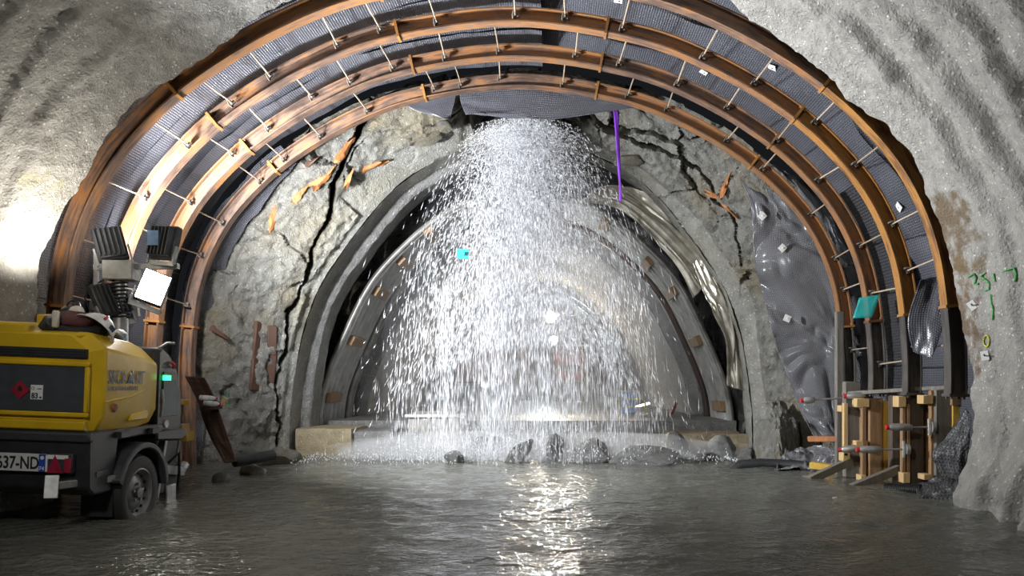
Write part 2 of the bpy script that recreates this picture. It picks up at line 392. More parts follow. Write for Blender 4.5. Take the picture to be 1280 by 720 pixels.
# ------------------------------------------------------------------ profiles (half sections, crown to foot; x from the axis, z over the water)
AX = -0.5
PROF_A = [(0, 5.75), (1.5, 5.55), (2.5, 5.18), (3.42, 4.63), (4.05, 4.07), (4.5, 3.47), (4.8, 2.7), (4.92, 1.7), (4.92, .8), (4.9, -.35)]
PROF_B = [(0, 5.0), (.9, 4.84), (1.55, 4.55), (2.2, 4.06), (2.95, 3.25), (3.5, 2.19), (3.9, 1.2), (4.02, .45), (4.05, -.35)]
PROF_C = [(0, 5.6), (.75, 5.46), (2.12, 4.74), (3.24, 3.4), (3.75, 2.37), (4.0, 1.0), (4.05, -.35)]
PROF_D = [(0, 5.75), (1.95, 5.28), (2.6, 4.98), (3.2, 4.55), (3.8, 4.0), (4.4, 3.2), (4.75, 2.5), (4.9, 1.7), (4.95, 1), (4.85, -.35)]
def section(half, n, off=0., sx=1., sz=1.):
    pts = [(-x, z) for x, z in half[::-1]]+[(x, z) for x, z in half[1:]]
    pts = np.array(pts)*np.array([sx, sz]); q = []
    ext = np.vstack([2*pts[0]-pts[1], pts, 2*pts[-1]-pts[-2]])
    for i in range(1, len(ext)-2):
        p0, p1, p2, p3 = ext[i-1:i+3]
        for t in np.linspace(0, 1, 24, endpoint=False):
            q.append(.5*((2*p1)+(-p0+p2)*t+(2*p0-5*p1+4*p2-p3)*t*t+(-p0+3*p1-3*p2+p3)*t**3))
    q.append(pts[-1]); q = np.array(q)
    s = np.concatenate([[0], np.cumsum(np.hypot(*np.diff(q, axis=0).T))]); u = np.linspace(0, s[-1], n)
    r = np.stack([np.interp(u, s, q[:, 0]), np.interp(u, s, q[:, 1])], 1)
    t = np.gradient(r, axis=0); t /= np.linalg.norm(t, axis=1)[:, None]
    nin = np.stack([t[:, 1], -t[:, 0]], 1)          # points into the tunnel
    r = r-nin*off
    return r, nin, u

# ================================================================== STRUCTURE
def vault(name, half, ys, nu, mat, disp, off=0., sx=1., sz=1., ang=None, yshift=None, u0=0, u1=1):
    r, nin, u = section(half, nu, off, sx, sz)
    a, b = int(u0*(nu-1)), int(u1*(nu-1))+1
    r, nin, u = r[a:b], nin[a:b], u[a:b]
    ys = np.asarray(ys, float)
    Y = np.repeat(ys[:, None], len(r), 1); X = np.repeat(r[None, :, 0], len(ys), 0)+AX; Z = np.repeat(r[None, :, 1], len(ys), 0)
    base = np.stack([X, Y, Z], -1)
    U = np.repeat(u[None, :], len(ys), 0)
    d = disp(base, U)
    if yshift is not None: base[..., 1] += yshift(base, U)
    base[..., 0] += nin[None, :, 0]*d; base[..., 2] += nin[None, :, 1]*d
    o = grid(name, base, mat, ang=ang); tag(o, kind='structure')
    return o, base

# near shotcrete vault: sprayed over earlier arches, so it swells in rings
def d_near(p, U):
    y = p[..., 1]; z = p[..., 2]
    wob = .3*vnoise(p*np.array([.45, .3, .45])+5, 3)+.12*vnoise(p*1.3, 4)+.04*vnoise(p*3.7, 7)
    ph = ((y+wob-.15)/.52) % 1.0
    ring = np.where(ph < .22, sstep(0, .22, ph), 1-(ph-.22)/.78)      # quick step in, slow fall back
    edge = sstep(7.15, 7.7, y)
    d = np.where(p[..., 0] > 0, .11, .05)*(ring-.5)*(1-edge)*(.5+.8*sstep(-.5, .4, vnoise(p*.8+9, 6)))+.05*fbm(p*.9, 3, 11)+.038*fbm(p*4.5, 4, 21)*(1-.35*edge)+.013*fbm(p*19, 2, 25)
    d += edge*(.045*fbm(p*1.7, 4, 31)+.02)
    foot = sstep(.75, -.1, z)
    d -= .15*sstep(1.8, 3.4, z)
    d += foot*(.16+.12*fbm(p*3, 4, 41))*np.where(p[..., 0] > 0, 1.4, .3)
    return d
def ys_near(p, U):
    e = sstep(7.0, 7.8, p[..., 1])
    return e*(.22*fbm(np.stack([U*1.1, U*0, U*0], -1), 4, 51)+.035*fbm(np.stack([U*5, U*0, U*0], -1), 4, 52))
ysn = np.concatenate([np.linspace(-7, 4.6, 24)[:-1], np.arange(4.6, 7.8, .028), [7.8]])
near, pn = vault('wall_near', PROF_D, ysn, 520, 'shot_near', d_near, yshift=ys_near)
# broken lip of the shotcrete shell at the start of the slot
rD, nD, uD = section(PROF_D, 520)
lip = [pn[-1]]
for k, (o_, dy) in enumerate([(.06, .06), (.16, .05), (.30, .07), (.5, .0), (.75, -.05)]):
    q = pn[-1].copy(); q[:, 0] -= nD[:, 0]*o_; q[:, 2] -= nD[:, 1]*o_; q[:, 1] += dy
    q += .05*np.stack([fbm(q*4+k, 3, 61), fbm(q*4+k, 3, 62), fbm(q*4+k, 3, 63)], -1); lip.append(q)
tag(grid('trim_1', np.array(lip), 'shot_near'), kind='structure')
# the wider slot cut for the new arches
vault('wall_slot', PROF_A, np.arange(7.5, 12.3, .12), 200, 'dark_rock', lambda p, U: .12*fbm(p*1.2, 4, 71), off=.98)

# raw rock face that steps in from the slot to the old, smaller tunnel
def rock_ring():
    nu, nv = 560, 90
    rA, nA, uA = section(PROF_A, nu, .42); rC, nC, uC = section(PROF_C, nu)
    t = np.linspace(0, 1, nv)[:, None, None]
    yA, yC = 11.65, 12.95
    a = np.stack([rA[:, 0]+AX, np.full(nu, yA), rA[:, 1]], -1)[None]; c = np.stack([rC[:, 0]+AX, np.full(nu, yC), rC[:, 1]], -1)[None]
    p = a*(1-t)+c*t
    tt = np.repeat(t[..., 0], nu, 1); U = np.repeat(np.linspace(0, 1, nu)[None], nv, 0)
    nrm = np.zeros_like(p); nrm[..., 0] = nA[None, :, 0]*.55; nrm[..., 2] = nA[None, :, 1]*.55; nrm[..., 1] = -.83
    f1, f2, cid = worley(p*np.array([.95, .95, .95])+.22*np.stack([fbm(p*2, 3, 81), fbm(p*2, 3, 82), fbm(p*2, 3, 83)], -1), 5)
    ang = np.abs(U-.5)*2                                # 0 crown, 1 feet
    rough = .35+.65*sstep(.78, .25, ang)                # the crown is the most broken
    d = .24*(cid-.5)*rough+.17*fbm(p*1.1, 4, 91)+.09*fbm(p*np.array([2.6, 3, 3.6]), 5, 92, ridged=True, g=.6)+.025*fbm(p*13, 3, 93)
    d -= .2*sstep(.03, .0, f2-f1)*rough*sstep(.62, .2, ang)*sstep(-.1, .25, vnoise(p*.9+3, 98))      # open joints between blocks
    d += .12*np.sin(tt*PI)
    # the long open crack beside the old shotcrete, on the lamp side
    s = U*1.0; crack_t = np.interp(U, [0, .10, .20, .27, .32, .36, .42], [.90, .86, .84, .72, .45, .22, .05])+.085*fbm(p*2.4, 5, 95)
    w_ = np.interp(U, [0, .02, .1, .22, .3, .36, .42, .45], [0, .012, .015, .022, .032, .05, .015, 0])
    d -= .55*sstep(1.0, .3, np.abs(tt-crack_t)/np.maximum(w_, 1e-3))*(U < .45)
    # long joint over the arch on the other side
    ck2 = np.interp(U, [.55, .6, .66, .72, .78], [.55, .6, .5, .55, .75])+.09*fbm(p*2.6, 5, 96)
    w2 = np.interp(U, [.53, .58, .66, .74, .80], [0, .035, .02, .01, 0])
    d -= .45*sstep(1.0, .3, np.abs(tt-ck2)/np.maximum(w2, 1e-3))*(U > .53)*(U < .8)
    # the mouth the water bursts from
    mouth = sstep(.075, .05, np.abs(U-.497-.02*fbm(p*3, 2, 97)))*sstep(.1, .3, tt)*sstep(1., .85, tt)
    d -= .7*mouth
    smoothband = np.where(U > .45, sstep(.80, .88, tt), np.where(U > .3, sstep(.60, .70, tt), sstep(.90, .96, tt)))
    d *= 1-smoothband*.85
    p = p+nrm*d[..., None]
    o = grid('wall_rock', p, 'rock', ang=50); tag(o, kind='structure'); o.data.materials.append(M['shot_inner'])
    lim = np.where(U < .45, np.minimum(crack_t+.03, .8)+.4*sstep(.33, .26, 1-U)*0, .84+.06*fbm(p*2, 3, 99)); lim = np.where((U < .45) & (U > .3), .62+.06*fbm(p*2, 3, 94), lim)
    mi = (tt > lim)[:-1, :-1].astype(np.int32).reshape(-1); o.data.polygons.foreach_set('material_index', mi); return p
prock = rock_ring()
# old shotcrete ring and the dark wet void behind the old lagging
def d_ring(p, U): return .035*fbm(p*1.6, 4, 101)+.014*fbm(p*8, 3, 102)
r_, _, _ = section(PROF_C, 300)
ring, pr = vault('wall_inner', PROF_C, [12.93, 12.98, 13.05, 13.13, 13.2, 13.28, 13.34, 13.42], 300, 'shot_inner', lambda p, U: d_ring(p, U)+.02)
vault('trim_2', PROF_C, [13.42, 13.44, 13.46, 13.5, 13.6, 13.75, 13.9, 14.05, 14.1, 14.2], 300, 'concrete_grey', lambda p, U: d_ring(p, U)+.02+(.14*sstep(13.43, 13.5, p[..., 1])-.5*sstep(14.05, 14.2, p[..., 1]))*sstep(9.0, 6.0, U)-.3*sstep(13.42, 13.6, p[..., 1])*sstep(6.0, 9.0, U))
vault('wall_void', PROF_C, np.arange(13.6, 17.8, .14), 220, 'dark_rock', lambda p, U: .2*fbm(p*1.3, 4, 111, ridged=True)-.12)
def d_far(p, U): return .05*fbm(p*.8, 3, 121)+.012*fbm(p*6, 3, 122)
vault('wall_far', PROF_B, np.concatenate([np.arange(17.4, 26, .2), np.arange(26, 46, 1.0)]), 200, 'shot_far', d_far, sx=.945, sz=.95)
rr, nn, _ = section(PROF_B, 160, 0, .945, .95)
tag(grid('trim_3', np.array([np.stack([rr[:, 0]-nn[:, 0]*q+AX, np.full(160, 17.4+.06*abs(q)), rr[:, 1]-nn[:, 1]*q], -1) for q in (0, .1, .3, .6, 1.0)]), 'shot_far'), kind='structure')
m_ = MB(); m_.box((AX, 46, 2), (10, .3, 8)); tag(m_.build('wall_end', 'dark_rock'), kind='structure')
# ground under the water and the higher old invert
gx = np.linspace(-7, 6.5, 60); gy = np.linspace(-7, 15, 90)
G = np.stack(np.meshgrid(gx, gy), -1); Gp = np.concatenate([G, np.zeros(G.shape[:2]+(1,))], -1)
Gp[..., 2] = -.17+.04*fbm(Gp*1.2, 3, 131); tag(grid('floor', Gp, 'stone'), kind='structure')
m_ = MB(); m_.box((AX+.15, 30.2, .06), (7.9, 31.6, .96)); o = m_.build('floor_upper', 'stone'); o.name = 'floor.001'; tag(o, kind='structure')

# water
gx = np.concatenate([np.arange(-6.2, 5.7, .05)]); gy = np.concatenate([np.arange(-6, 3, .5), np.arange(3, 14.5, .045)])
G = np.stack(np.meshgrid(gx, gy), -1); Wp = np.concatenate([G, np.zeros(G.shape[:2]+(1,))], -1)
cx, cy = -.4, 12.4
rad = np.hypot(Wp[..., 0]-cx, Wp[..., 1]-cy)
q = Wp*np.array([1.0, 1.6, 1])
nz = fbm(q*1.5, 3, 141)*.022+fbm(q*4.2, 3, 142)*.018+.006*np.sin(rad*10+4*fbm(Wp*.7, 2, 143))
nz += .05*sstep(2.2, .6, rad)*fbm(Wp*5, 3, 144)
Wp[..., 2] = nz
wat = grid('flood_water', Wp, 'flood_water'); tag(wat, 'murky grey rippling flood water covering the tunnel floor', 'water', kind='stuff')

# ================================================================== STEEL ARCHES
RIB_Y = [8.3, 9.3, 10.3, 11.3]
NS = 261
rA, nA, uA = section(PROF_A, NS)
def k_at(x=None, z=None, side=1):
    best, bi = 9, 0
    for i in range(NS):
        if (side > 0) != (rA[i, 0] > 0): continue
        e = abs(rA[i, 0]-x) if x is not None else abs(rA[i, 1]-z)
        if e < best: best, bi = e, i
    return bi
JOINTS = [0, k_at(z=2.12, side=-1), k_at(x=-3.62, side=-1), k_at(x=-1.4, side=-1), k_at(x=1.2), k_at(x=3.55), k_at(z=2.12), k_at(z=1.12)]
hb, hh, tf, tw = .15, .185, .018, .016
OUT = [(0, -hb/2), (0, hb/2), (-tf, hb/2), (-tf, tw/2), (-hh+tf, tw/2), (-hh+tf, hb/2), (-hh, hb/2), (-hh, -hb/2), (-hh+tf, -hb/2), (-hh+tf, -tw/2), (-tf, -tw/2), (-tf, -hb/2)]
def beam_mesh(i0, i1):
    ks = list(range(i0, i1, 2))+[i1]
    per = np.concatenate([[0], np.cumsum([math.dist(OUT[j], OUT[(j+1) % 12]) for j in range(12)])])
    Pt = []; uv = []
    for k in ks:
        row = [(rA[k, 0]+nA[k, 0]*n_, w_, rA[k, 1]+nA[k, 1]*n_) for n_, w_ in OUT]; row.append(row[0])
        Pt.append(row); uv.append([(uA[k], q_) for q_ in per])
    o = grid('beam_segment', Pt, None, uv=uv); me = o.data; bpy.data.objects.remove(o)
    me.polygons.foreach_set('use_smooth', [True]*len(me.polygons)); me.set_sharp_from_angle(angle=R(40)); return me
def plate_mesh(k):
    m = MB(); c = Vector((rA[k, 0]-nA[k, 0]*hh/2, 0, rA[k, 1]-nA[k, 1]*hh/2)); n_ = Vector((nA[k, 0], 0, nA[k, 1]))
    t_ = Vector((n_.z, 0, -n_.x)); m.bar(c-t_*.016, c+t_*.016, hh+.035, hb+.02, up=(0, 1, 0)); 
    for s in (-1, 1):
        for q_ in (-1, 1):
            b_ = c+Vector((0, s*.05, 0))+n_*q_*.07; m.tube([b_-t_*.045, b_+t_*.045], .014, 6)
    o = m.build('end_plate', None); me = o.data; bpy.data.objects.remove(o); return me
BEAMS = [beam_mesh(JOINTS[i], JOINTS[i+1]) for i in range(7)]
PLATES = [plate_mesh(k) for k in JOINTS[1:]]
for i, me in enumerate(BEAMS): me.materials.append(M['rust' if i < 6 else 'steel_dark'])
for me in PLATES: me.materials.append(M['rust_orange' if me is not PLATES[-1] else 'steel_dark'])
m_ = MB(); m_.tube([(0, 0, 0), (0, .9, 0)], .0105, 6); o = m_.build('tie_rod', 'bar_steel'); ROD = o.data; bpy.data.objects.remove(o)
m_ = MB(); m_.box((0, -.02, 0), (.075, .03, .035)); m_.tube([(.02, 0, .02), (.03, -.05, .05), (.03, -.10, .04), (.02, -.11, -.01)], .011, 6)
o = m_.build('hook', 'steel_dark'); HOOK = o.data; bpy.data.objects.remove(o)
RIB_LABEL = ['rusty curved steel arch nearest the broken shotcrete edge, half hidden behind it at the crown',
             'second rusty steel arch, between the arch at the shotcrete edge and the next one inward',
             'third rusty steel arch, next to the innermost arch in front of the rock face',
             'innermost rusty steel arch with the rock face and waterfall right behind it']
for j, y in enumerate(RIB_Y):
    root = empty('steel_arch', (AX, y, 0), RIB_LABEL[j], 'arch', 'rusty steel support arches')
    for i, me in enumerate(BEAMS):
        if i == 5 and j in (0, 1): 
            me = me.copy(); me.materials.clear(); me.materials.append(M['rust_orange'])
        o = link('beam_segment', me, None, root)
    for me in PLATES: link('end_plate', me, None, root)
    if j:
        for s in (-1, 1):
            k0 = k_at(z=2.4 if s < 0 else 1.7, side=s); ks = np.linspace(k0, NS//2, 10)[:-1] if s > 0 else np.linspace(k0, NS//2, 10)
            for k in ks:
                k = int(k+random.uniform(-3, 3)); n_ = -.10
                o = link('tie_rod', ROD, None, root); o.location = (rA[k, 0]+nA[k, 0]*n_, -.93, rA[k, 1]+nA[k, 1]*n_)
                o.rotation_euler = (random.uniform(-.04, .04), 0, random.uniform(-.05, .05))
                h_ = link('hook', HOOK, None, o); h_.location = (.0, .88, 0); h_.rotation_euler = (0, math.atan2(nA[k, 0], nA[k, 1]), 0)

# ================================================================== DRAINAGE MEMBRANE
def membrane(name, u0, u1, y0, y1, off0, off1, label, seed, mat='membrane', amp=.07, ny=14, jag0=0., jag1=0., plates=(), group='dimpled drainage sheets behind the arches'):
    k0, k1 = int(u0*(NS-1)), int(u1*(NS-1)); r, nn_, u = rA[k0:k1+1], nA[k0:k1+1], uA[k0:k1+1]
    v = np.linspace(0, 1, ny)[:, None]
    Y = y0+(y1-y0)*v+0*u[None]
    e0 = jag0*fbm(np.stack([u*1.3, u*0+seed, u*0], -1), 3, seed); e1 = jag1*fbm(np.stack([u*1.3, u*0+seed, u*0+9], -1), 3, seed+3)
    Y = Y+e0[None]*(1-v)+e1[None]*v
    X = r[None, :, 0]+AX+0*v; Z = r[None, :, 1]+0*v; p = np.stack([X, Y, Z], -1)
    off = off0+(off1-off0)*v+amp*fbm(p*np.array([.8, 1.2, .8])+seed, 3, seed)-.4*amp*np.abs(vnoise(p*np.array([2.2, .8, 2.2])+seed, seed+1))
    p[..., 0] -= nn_[None, :, 0]*off; p[..., 2] -= nn_[None, :, 1]*off
    uv = np.stack([np.repeat(u[None], ny, 0), Y], -1)
    o = grid(name, p, mat, uv=uv); tag(o, label, 'membrane', group)
    for pu, pv in plates:
        i = int(pv*(ny-1)); jx = int((pu-u0)/(u1-u0)*(len(u)-1)); c = Vector(p[i, jx]); n_ = Vector((nn_[jx, 0], 0, nn_[jx, 1]))
        mb = MB(); mb.box((0, 0, 0), (.11, .11, .008), None); mb.tube([(0, 0, 0), (0, 0, .02)], .014, 6)
        q_ = n_.to_track_quat('Z', 'Y').to_matrix().to_4x4()
        f = mb.build('fixing_plate', 'label_white', o); f.matrix_local = Matrix.Translation(c+n_*.02) @ q_ @ Matrix.Rotation(random.uniform(0, 1.5), 4, 'Z')
    return o
mb_l = [('strip of dark dimpled membrane between the broken shotcrete edge and the outermost arch, lamp side', 7.62, 8.35, []),
        ('dimpled membrane between the outermost and second arches, lamp side', 8.2, 9.32, [(.17, .4), (.225, .35), (.30, .55), (.38, .5)]),
        ('dimpled membrane between the second and third arches, lamp side', 9.2, 10.32, [(.2, .6), (.27, .45), (.37, .6)]),
        ('dimpled membrane between the third and innermost arches, lamp side', 10.2, 11.34, [(.15, .4), (.3, .6)])]
mb_r = [('strip of dark dimpled membrane between the broken shotcrete edge and the outermost arch, formwork side', 7.62, 8.35, []),
        ('dimpled membrane between the outermost and second arches, formwork side', 8.2, 9.32, [(.62, .6), (.71, .5)]),
        ('dimpled membrane between the second and third arches, formwork side', 9.2, 10.32, [(.57, .4), (.68, .5), (.8, .5)]),
        ('dimpled membrane between the third and innermost arches, formwork side', 10.2, 11.34, [(.53, .5), (.64, .5)])]
for j in range(4):
    l, a, b, pl = mb_l[j]; membrane('drainage_membrane', .01, .52, a, b, .30+.02*j, .38, l, 200+j, plates=pl, jag0=.06, jag1=.06)
    l, a, b, pl = mb_r[j]; membrane('drainage_membrane', .50, .985, a, b, .72, .52, l, 210+j, plates=pl, amp=.15, mat='membrane' if j != 2 else 'membrane', jag0=.1, jag1=.1)
membrane('drainage_membrane', .03, .30, 11.28, 11.85, .30, .05, 'loose membrane edge curling past the innermost arch beside the cracked rock', 220, jag1=.5, amp=.1)
membrane('studded_membrane', .77, .93, 9.9, 10.5, .32, .30, 'strip of coarse studded black membrane standing behind the third arch', 221, mat='membrane_stud', jag0=.2, jag1=.1, group=None)

def sheet(name, corner_rows, mat, label, cat='membrane', fold=.0, seed=1, nu=30, nv=30, thick=.006, uvs=1.0, group=None, ridged=.0, freq=(3, 3)):
    """a hanging sheet: rows of points (top to bottom, each from one edge to the other), interpolated and crumpled"""
    A = np.array([[tuple(q_) for q_ in row] for row in corner_rows], float)
    ti = np.linspace(0, A.shape[0]-1, nv); tj = np.linspace(0, A.shape[1]-1, nu)
    def cr(A, t, ax):
        A = np.moveaxis(A, ax, 0); n = len(A); i = np.clip(np.floor(t).astype(int), 0, n-2); f = (t-i).reshape((-1,)+(1,)*(A.ndim-1))
        g = lambda k: A[np.clip(k, 0, n-1)]
        p0, p1, p2, p3 = g(i-1), g(i), g(i+1), g(i+2)
        r = .5*(2*p1+(-p0+p2)*f+(2*p0-5*p1+4*p2-p3)*f*f+(-p0+3*p1-3*p2+p3)*f**3) if n > 2 else p1*(1-f)+p2*f
        return np.moveaxis(r, 0, ax)
    p = cr(cr(A, ti, 0), tj, 1)
    du = np.gradient(p, axis=1); dv = np.gradient(p, axis=0); n_ = np.cross(du, dv); n_ /= np.linalg.norm(n_, axis=-1)[..., None]+1e-9
    q = np.stack([np.repeat(np.linspace(0, 1, nu)[None], nv, 0)*freq[0], np.repeat(np.linspace(0, 1, nv)[:, None], nu, 1)*freq[1], np.zeros((nv, nu))+seed], -1)
    q2 = q+.6*np.stack([vnoise(q+3, seed), vnoise(q+8, seed), 0*q[..., 0]], -1)
    d = fold*fbm(q2, 4, seed)+ridged*(1-2*np.abs(vnoise(q2*1.3, seed+9)))+ridged*.5*(1-2*np.abs(vnoise(q2*2.9+4, seed+5)))
    p = p+n_*d[..., None]
    su = np.concatenate([np.zeros((nv, 1)), np.cumsum(np.linalg.norm(np.diff(p, axis=1), axis=-1), 1)], 1); sv = np.concatenate([np.zeros((1, nu)), np.cumsum(np.linalg.norm(np.diff(p, axis=0), axis=-1), 0)], 0)
    uv = np.stack([su*uvs, np.repeat(sv.mean(1, keepdims=True), nu, 1)*uvs], -1)
    return tag(grid(name, p, mat, uv=uv, thick=thick), label, cat, group)
# crumpled glossy sheet hanging between the innermost arch and the rock
big = sheet('membrane_sheet', [
    [P(918, 212, 11.75), P(960, 205, 11.7), P(1000, 225, 11.55), P(1030, 240, 11.5)],
    [P(938, 255, 11.8), P(980, 260, 11.65), P(1025, 280, 11.5), P(1050, 290, 11.45)],
    [P(944, 330, 11.85), P(985, 335, 11.65), P(1035, 345, 11.5), P(1075, 350, 11.45)],
    [P(962, 400, 11.85), P(1005, 400, 11.65), P(1045, 410, 11.5), P(1085, 410, 11.45)],
    [P(976, 450, 11.8), P(1012, 455, 11.65), P(1050, 465, 11.5), P(1090, 470, 11.45)],
    [P(998, 505, 11.75), P(1028, 512, 11.6), P(1055, 520, 11.5), P(1092, 525, 11.45)],
    [P(1018, 548, 11.6), P(1036, 552, 11.5), P(1062, 560, 11.45), P(1094, 565, 11.4)]], 'membrane_shiny',
    'large crumpled glossy black membrane hanging beside the innermost arch over the timber formwork', fold=.13, ridged=.05, seed=31, nu=70, nv=150, freq=(2.2, 6))
for px, py, dz in ((953, 270, 11.6), (978, 310, 11.55), (984, 398, 11.55)):
    mb = MB(); mb.box((0, 0, 0), (.1, .02, .1), rotm(0, 0, random.uniform(.2, .8))); mb.tube([(0, 0, 0), (0, -.03, 0)], .012, 6)
    f = mb.build('fixing_plate', 'label_white', big); f.location = P(px, py, dz)
sheet('membrane_flap', [[P(574, 112, 11.5), P(640, 106, 11.5), P(720, 108, 11.5), P(805, 122, 11.5)], [P(576, 128, 11.47), P(640, 126, 11.45), P(710, 126, 11.45), P(800, 128, 11.5)],
    [P(582, 143, 11.45), P(640, 147, 11.4), P(690, 148, 11.4), P(798, 134, 11.5)]], 'membrane', 'wide drooping membrane flap hanging from the crown above the waterfall', fold=.05, ridged=.02, seed=41, nu=60, nv=14)
sheet('membrane_flap', [[P(502, 128, 11.5), P(540, 118, 11.5), P(572, 112, 11.5)], [P(520, 138, 11.47), P(545, 133, 11.47), P(568, 128, 11.5)],
    [P(552, 147, 11.45), P(558, 149, 11.45), P(563, 149, 11.5)]], 'membrane', 'small pointed membrane flap at the crown, over the broken rock blocks', fold=.02, seed=42, nu=24, nv=12)
sheet('membrane_flap', [[P(1150, 350, 8.75), P(1175, 345, 8.7), P(1192, 352, 8.6)], [P(1135, 400, 8.8), P(1160, 400, 8.7), P(1178, 410, 8.6)],
    [P(1142, 440, 8.8), P(1155, 445, 8.7), P(1165, 450, 8.6)]], 'membrane', 'torn grey membrane corner hanging between the outermost and second arches', fold=.05, seed=43, nu=20, nv=20)
o = sheet('teal_film', [[P(1074, 372, 9.95), P(1100, 368, 9.9)], [P(1066, 398, 9.95), P(1090, 397, 9.9)]], 'teal_film', 'scrap of translucent teal plastic film stuck to the third arch', 'film', fold=.02, seed=44, nu=8, nv=8, thick=.002)
# ================================================================== OLD LAGGING BEHIND THE WATERFALL
NB = 241
rB, nB, uB = section(PROF_B, NB)
def kB(z, side):
    return min((i for i in range(NB) if (rB[i, 0] > 0) == (side > 0)), key=lambda i: abs(rB[i, 1]-z))
def lagging(side, label, wedges, y0=14.5, y1=16.3):
    root = empty('lagging_arch', (AX, y0, 0), label, 'arch')
    ks = range(0, 108) if side < 0 else range(133, NB)
    ks = list(ks); vv = np.linspace(0, 1, 110)
    wave = .05*np.sin(vv*2*PI*6); Pt = []; uv = []
    for k in ks:
        edge = .05*vnoise(np.array([[k*.11, side*3., 0]]), 5)[0]
        Pt.append([(rB[k, 0]+nB[k, 0]*o_, v*(y1-y0)+edge*(1-v), rB[k, 1]+nB[k, 1]*o_) for v, o_ in zip(vv, wave)])
    grid('corrugated_sheet', Pt, 'corr', root, thick=.004)
    Pt = [[(rB[k, 0]-nB[k, 0]*o_, y_, rB[k, 1]-nB[k, 1]*o_) for o_, y_ in ((-.03, -.02), (-.03, -.06), (.06, -.06), (.06, -.02))] for k in ks]
    grid('edge_strip', Pt, 'channel', root, wrap=True)
    prof = [(-.02, 0), (.12, 0), (.12, .17), (-.02, .17), (-.02, .15), (.10, .15), (.10, .02), (-.02, .02)]
    Pt = [[(rB[k, 0]+nB[k, 0]*o_, y1-y0+.02+y_, rB[k, 1]+nB[k, 1]*o_) for o_, y_ in prof] for k in ks[::2]]
    grid('inner_rib', Pt, 'rust_dark' if side > 0 else 'channel', root, wrap=True)
    for z, yy in wedges:
        k = kB(z, side); n_ = Vector((nB[k, 0], 0, nB[k, 1])); t_ = Vector((n_.z, 0, -n_.x))
        c = Vector((rB[k, 0], yy, rB[k, 1]))+n_*.07
        mb = MB(); mb.bar(c-Vector((0, .42, 0)), c+Vector((0, .42, 0)), .2, .1, up=n_); mb.build('timber_wedge', 'wood_brown', root, bev=.01)
    if side < 0:
        for z in (1.9, 2.9):
            k = kB(z, side); n_ = Vector((nB[k, 0], 0, nB[k, 1])); t_ = Vector((n_.z, 0, -n_.x)); c = Vector((rB[k, 0], y1-y0, rB[k, 1]))+n_*.1
            mb = MB(); mb.tube([c, c+n_*.12, c+n_*.12+t_*.16, c+t_*.16], .014, 6); mb.build('bracket', 'galv', root)
    return root
lagging(-1, 'corrugated steel lagging arch in dull light with wooden wedges, standing on the tan footing', [(4.3, .4), (3.75, .7), (3.15, .7), (2.16, .7), (.97, .6)])
lagging(1, 'brightly lit corrugated steel lagging arch with brown wooden wedges, beside the crumpled foil', [(4.5, .4), (3.75, .7), (3.15, .7), (2.16, .7), (.8, .6)])
for nm, rows, lb in (
    ('foil_sheet', [[P(720, 252, 13.15), P(745, 236, 13.25)], [P(768, 256, 13.1), P(790, 232, 13.25)], [P(812, 292, 13.1), P(840, 262, 13.25)], [P(850, 335, 13.1), P(880, 300, 13.25)], [P(868, 372, 13.1), P(900, 335, 13.25)]],
     'upper crumpled pale foil strip torn loose above the lagging arch'),
    ('foil_sheet', [[P(866, 320, 13.15), P(895, 312, 13.25)], [P(882, 360, 13.05), P(918, 350, 13.25)], [P(893, 388, 13.0), P(931, 385, 13.25)], [P(908, 425, 13.1), P(934, 425, 13.25)], [P(912, 482, 13.1), P(939, 490, 13.25)]],
     'lower crumpled pale foil sheet hanging straight down at the end of the torn strip')):
    sheet(nm, rows, 'foil', lb, 'foil', fold=.08, ridged=.075, seed=51+len(lb) % 7, nu=40, nv=80, freq=(3.4, 1.6))

# deep arches inside the old tunnel
def deep_arch(y, label, sx=.90, sz=.915, r=.11, mat='far_steel'):
    r_, n_, _ = section(PROF_B, 61, 0, sx, sz); root = empty('lining_arch', (AX, y, 0), label, 'arch')
    for part, nm, o0 in (((0, 0), 'web_ring', 0), ((0, .12), 'flange_ring', .10)):
        prof = [(-.10, -r), (.05, -r), (.05, r), (-.10, r)] if nm == 'web_ring' else [(.05, -r*1.5), (.08, -r*1.5), (.08, r*1.5), (.05, r*1.5)]
        grid(nm, [[(r_[k, 0]+n_[k, 0]*a, b, r_[k, 1]+n_[k, 1]*a) for a, b in prof] for k in range(61)], mat, root, wrap=True, ang=40)
deep_arch(25.0, 'dark steel arch deep in the old tunnel, nearer of the two'); deep_arch(26.6, 'dark steel arch deep in the old tunnel, just past the nearer one')
deep_arch(31.0, 'pale lining arch round the far lamps at the end of the old tunnel', .86, .85, .3, 'shot_far')
# lamps
def ceiling_lamp(px, py, d, mat, label, slats):
    c = P(px, py, d); root = empty('tunnel_lamp', c, label, 'lamp')
    mb = MB(); mb.lathe([(0, -.13), (.1, -.11), (.15, 0), (.1, .11), (0, .13)], (0, -.06, 0), 'Y', 16); mb.build('bulb', mat, root)
    mb = MB(); mb.lathe([(.02, .25), (.1, .22), (.2, .05), (.19, .04), (.09, .2), (.02, .23)], (0, .0, 0), 'Y', 16); mb.build('reflector', 'galv', root)
    mb = MB(); mb.tube([(0, .2, 0), (0, .25, 1.1)], .02, 6); mb.build('hanger', 'galv', root)
    if slats:
        for k in range(6):
            mb = MB(); mb.box((0, .3, -.2+.08*k), (.95, .02, .03)); mb.build('guard_bar', 'galv', root)
        mb = MB(); mb.box((-.49, .3, 0), (.03, .03, .5)); mb.box((.49, .3, 0), (.03, .03, .5)); mb.build('guard_frame', 'galv', root)
    return root
ceiling_lamp(688, 396, 24.2, 'lamp_warm', 'warm white lamp hanging under the crown deep in the tunnel', False)
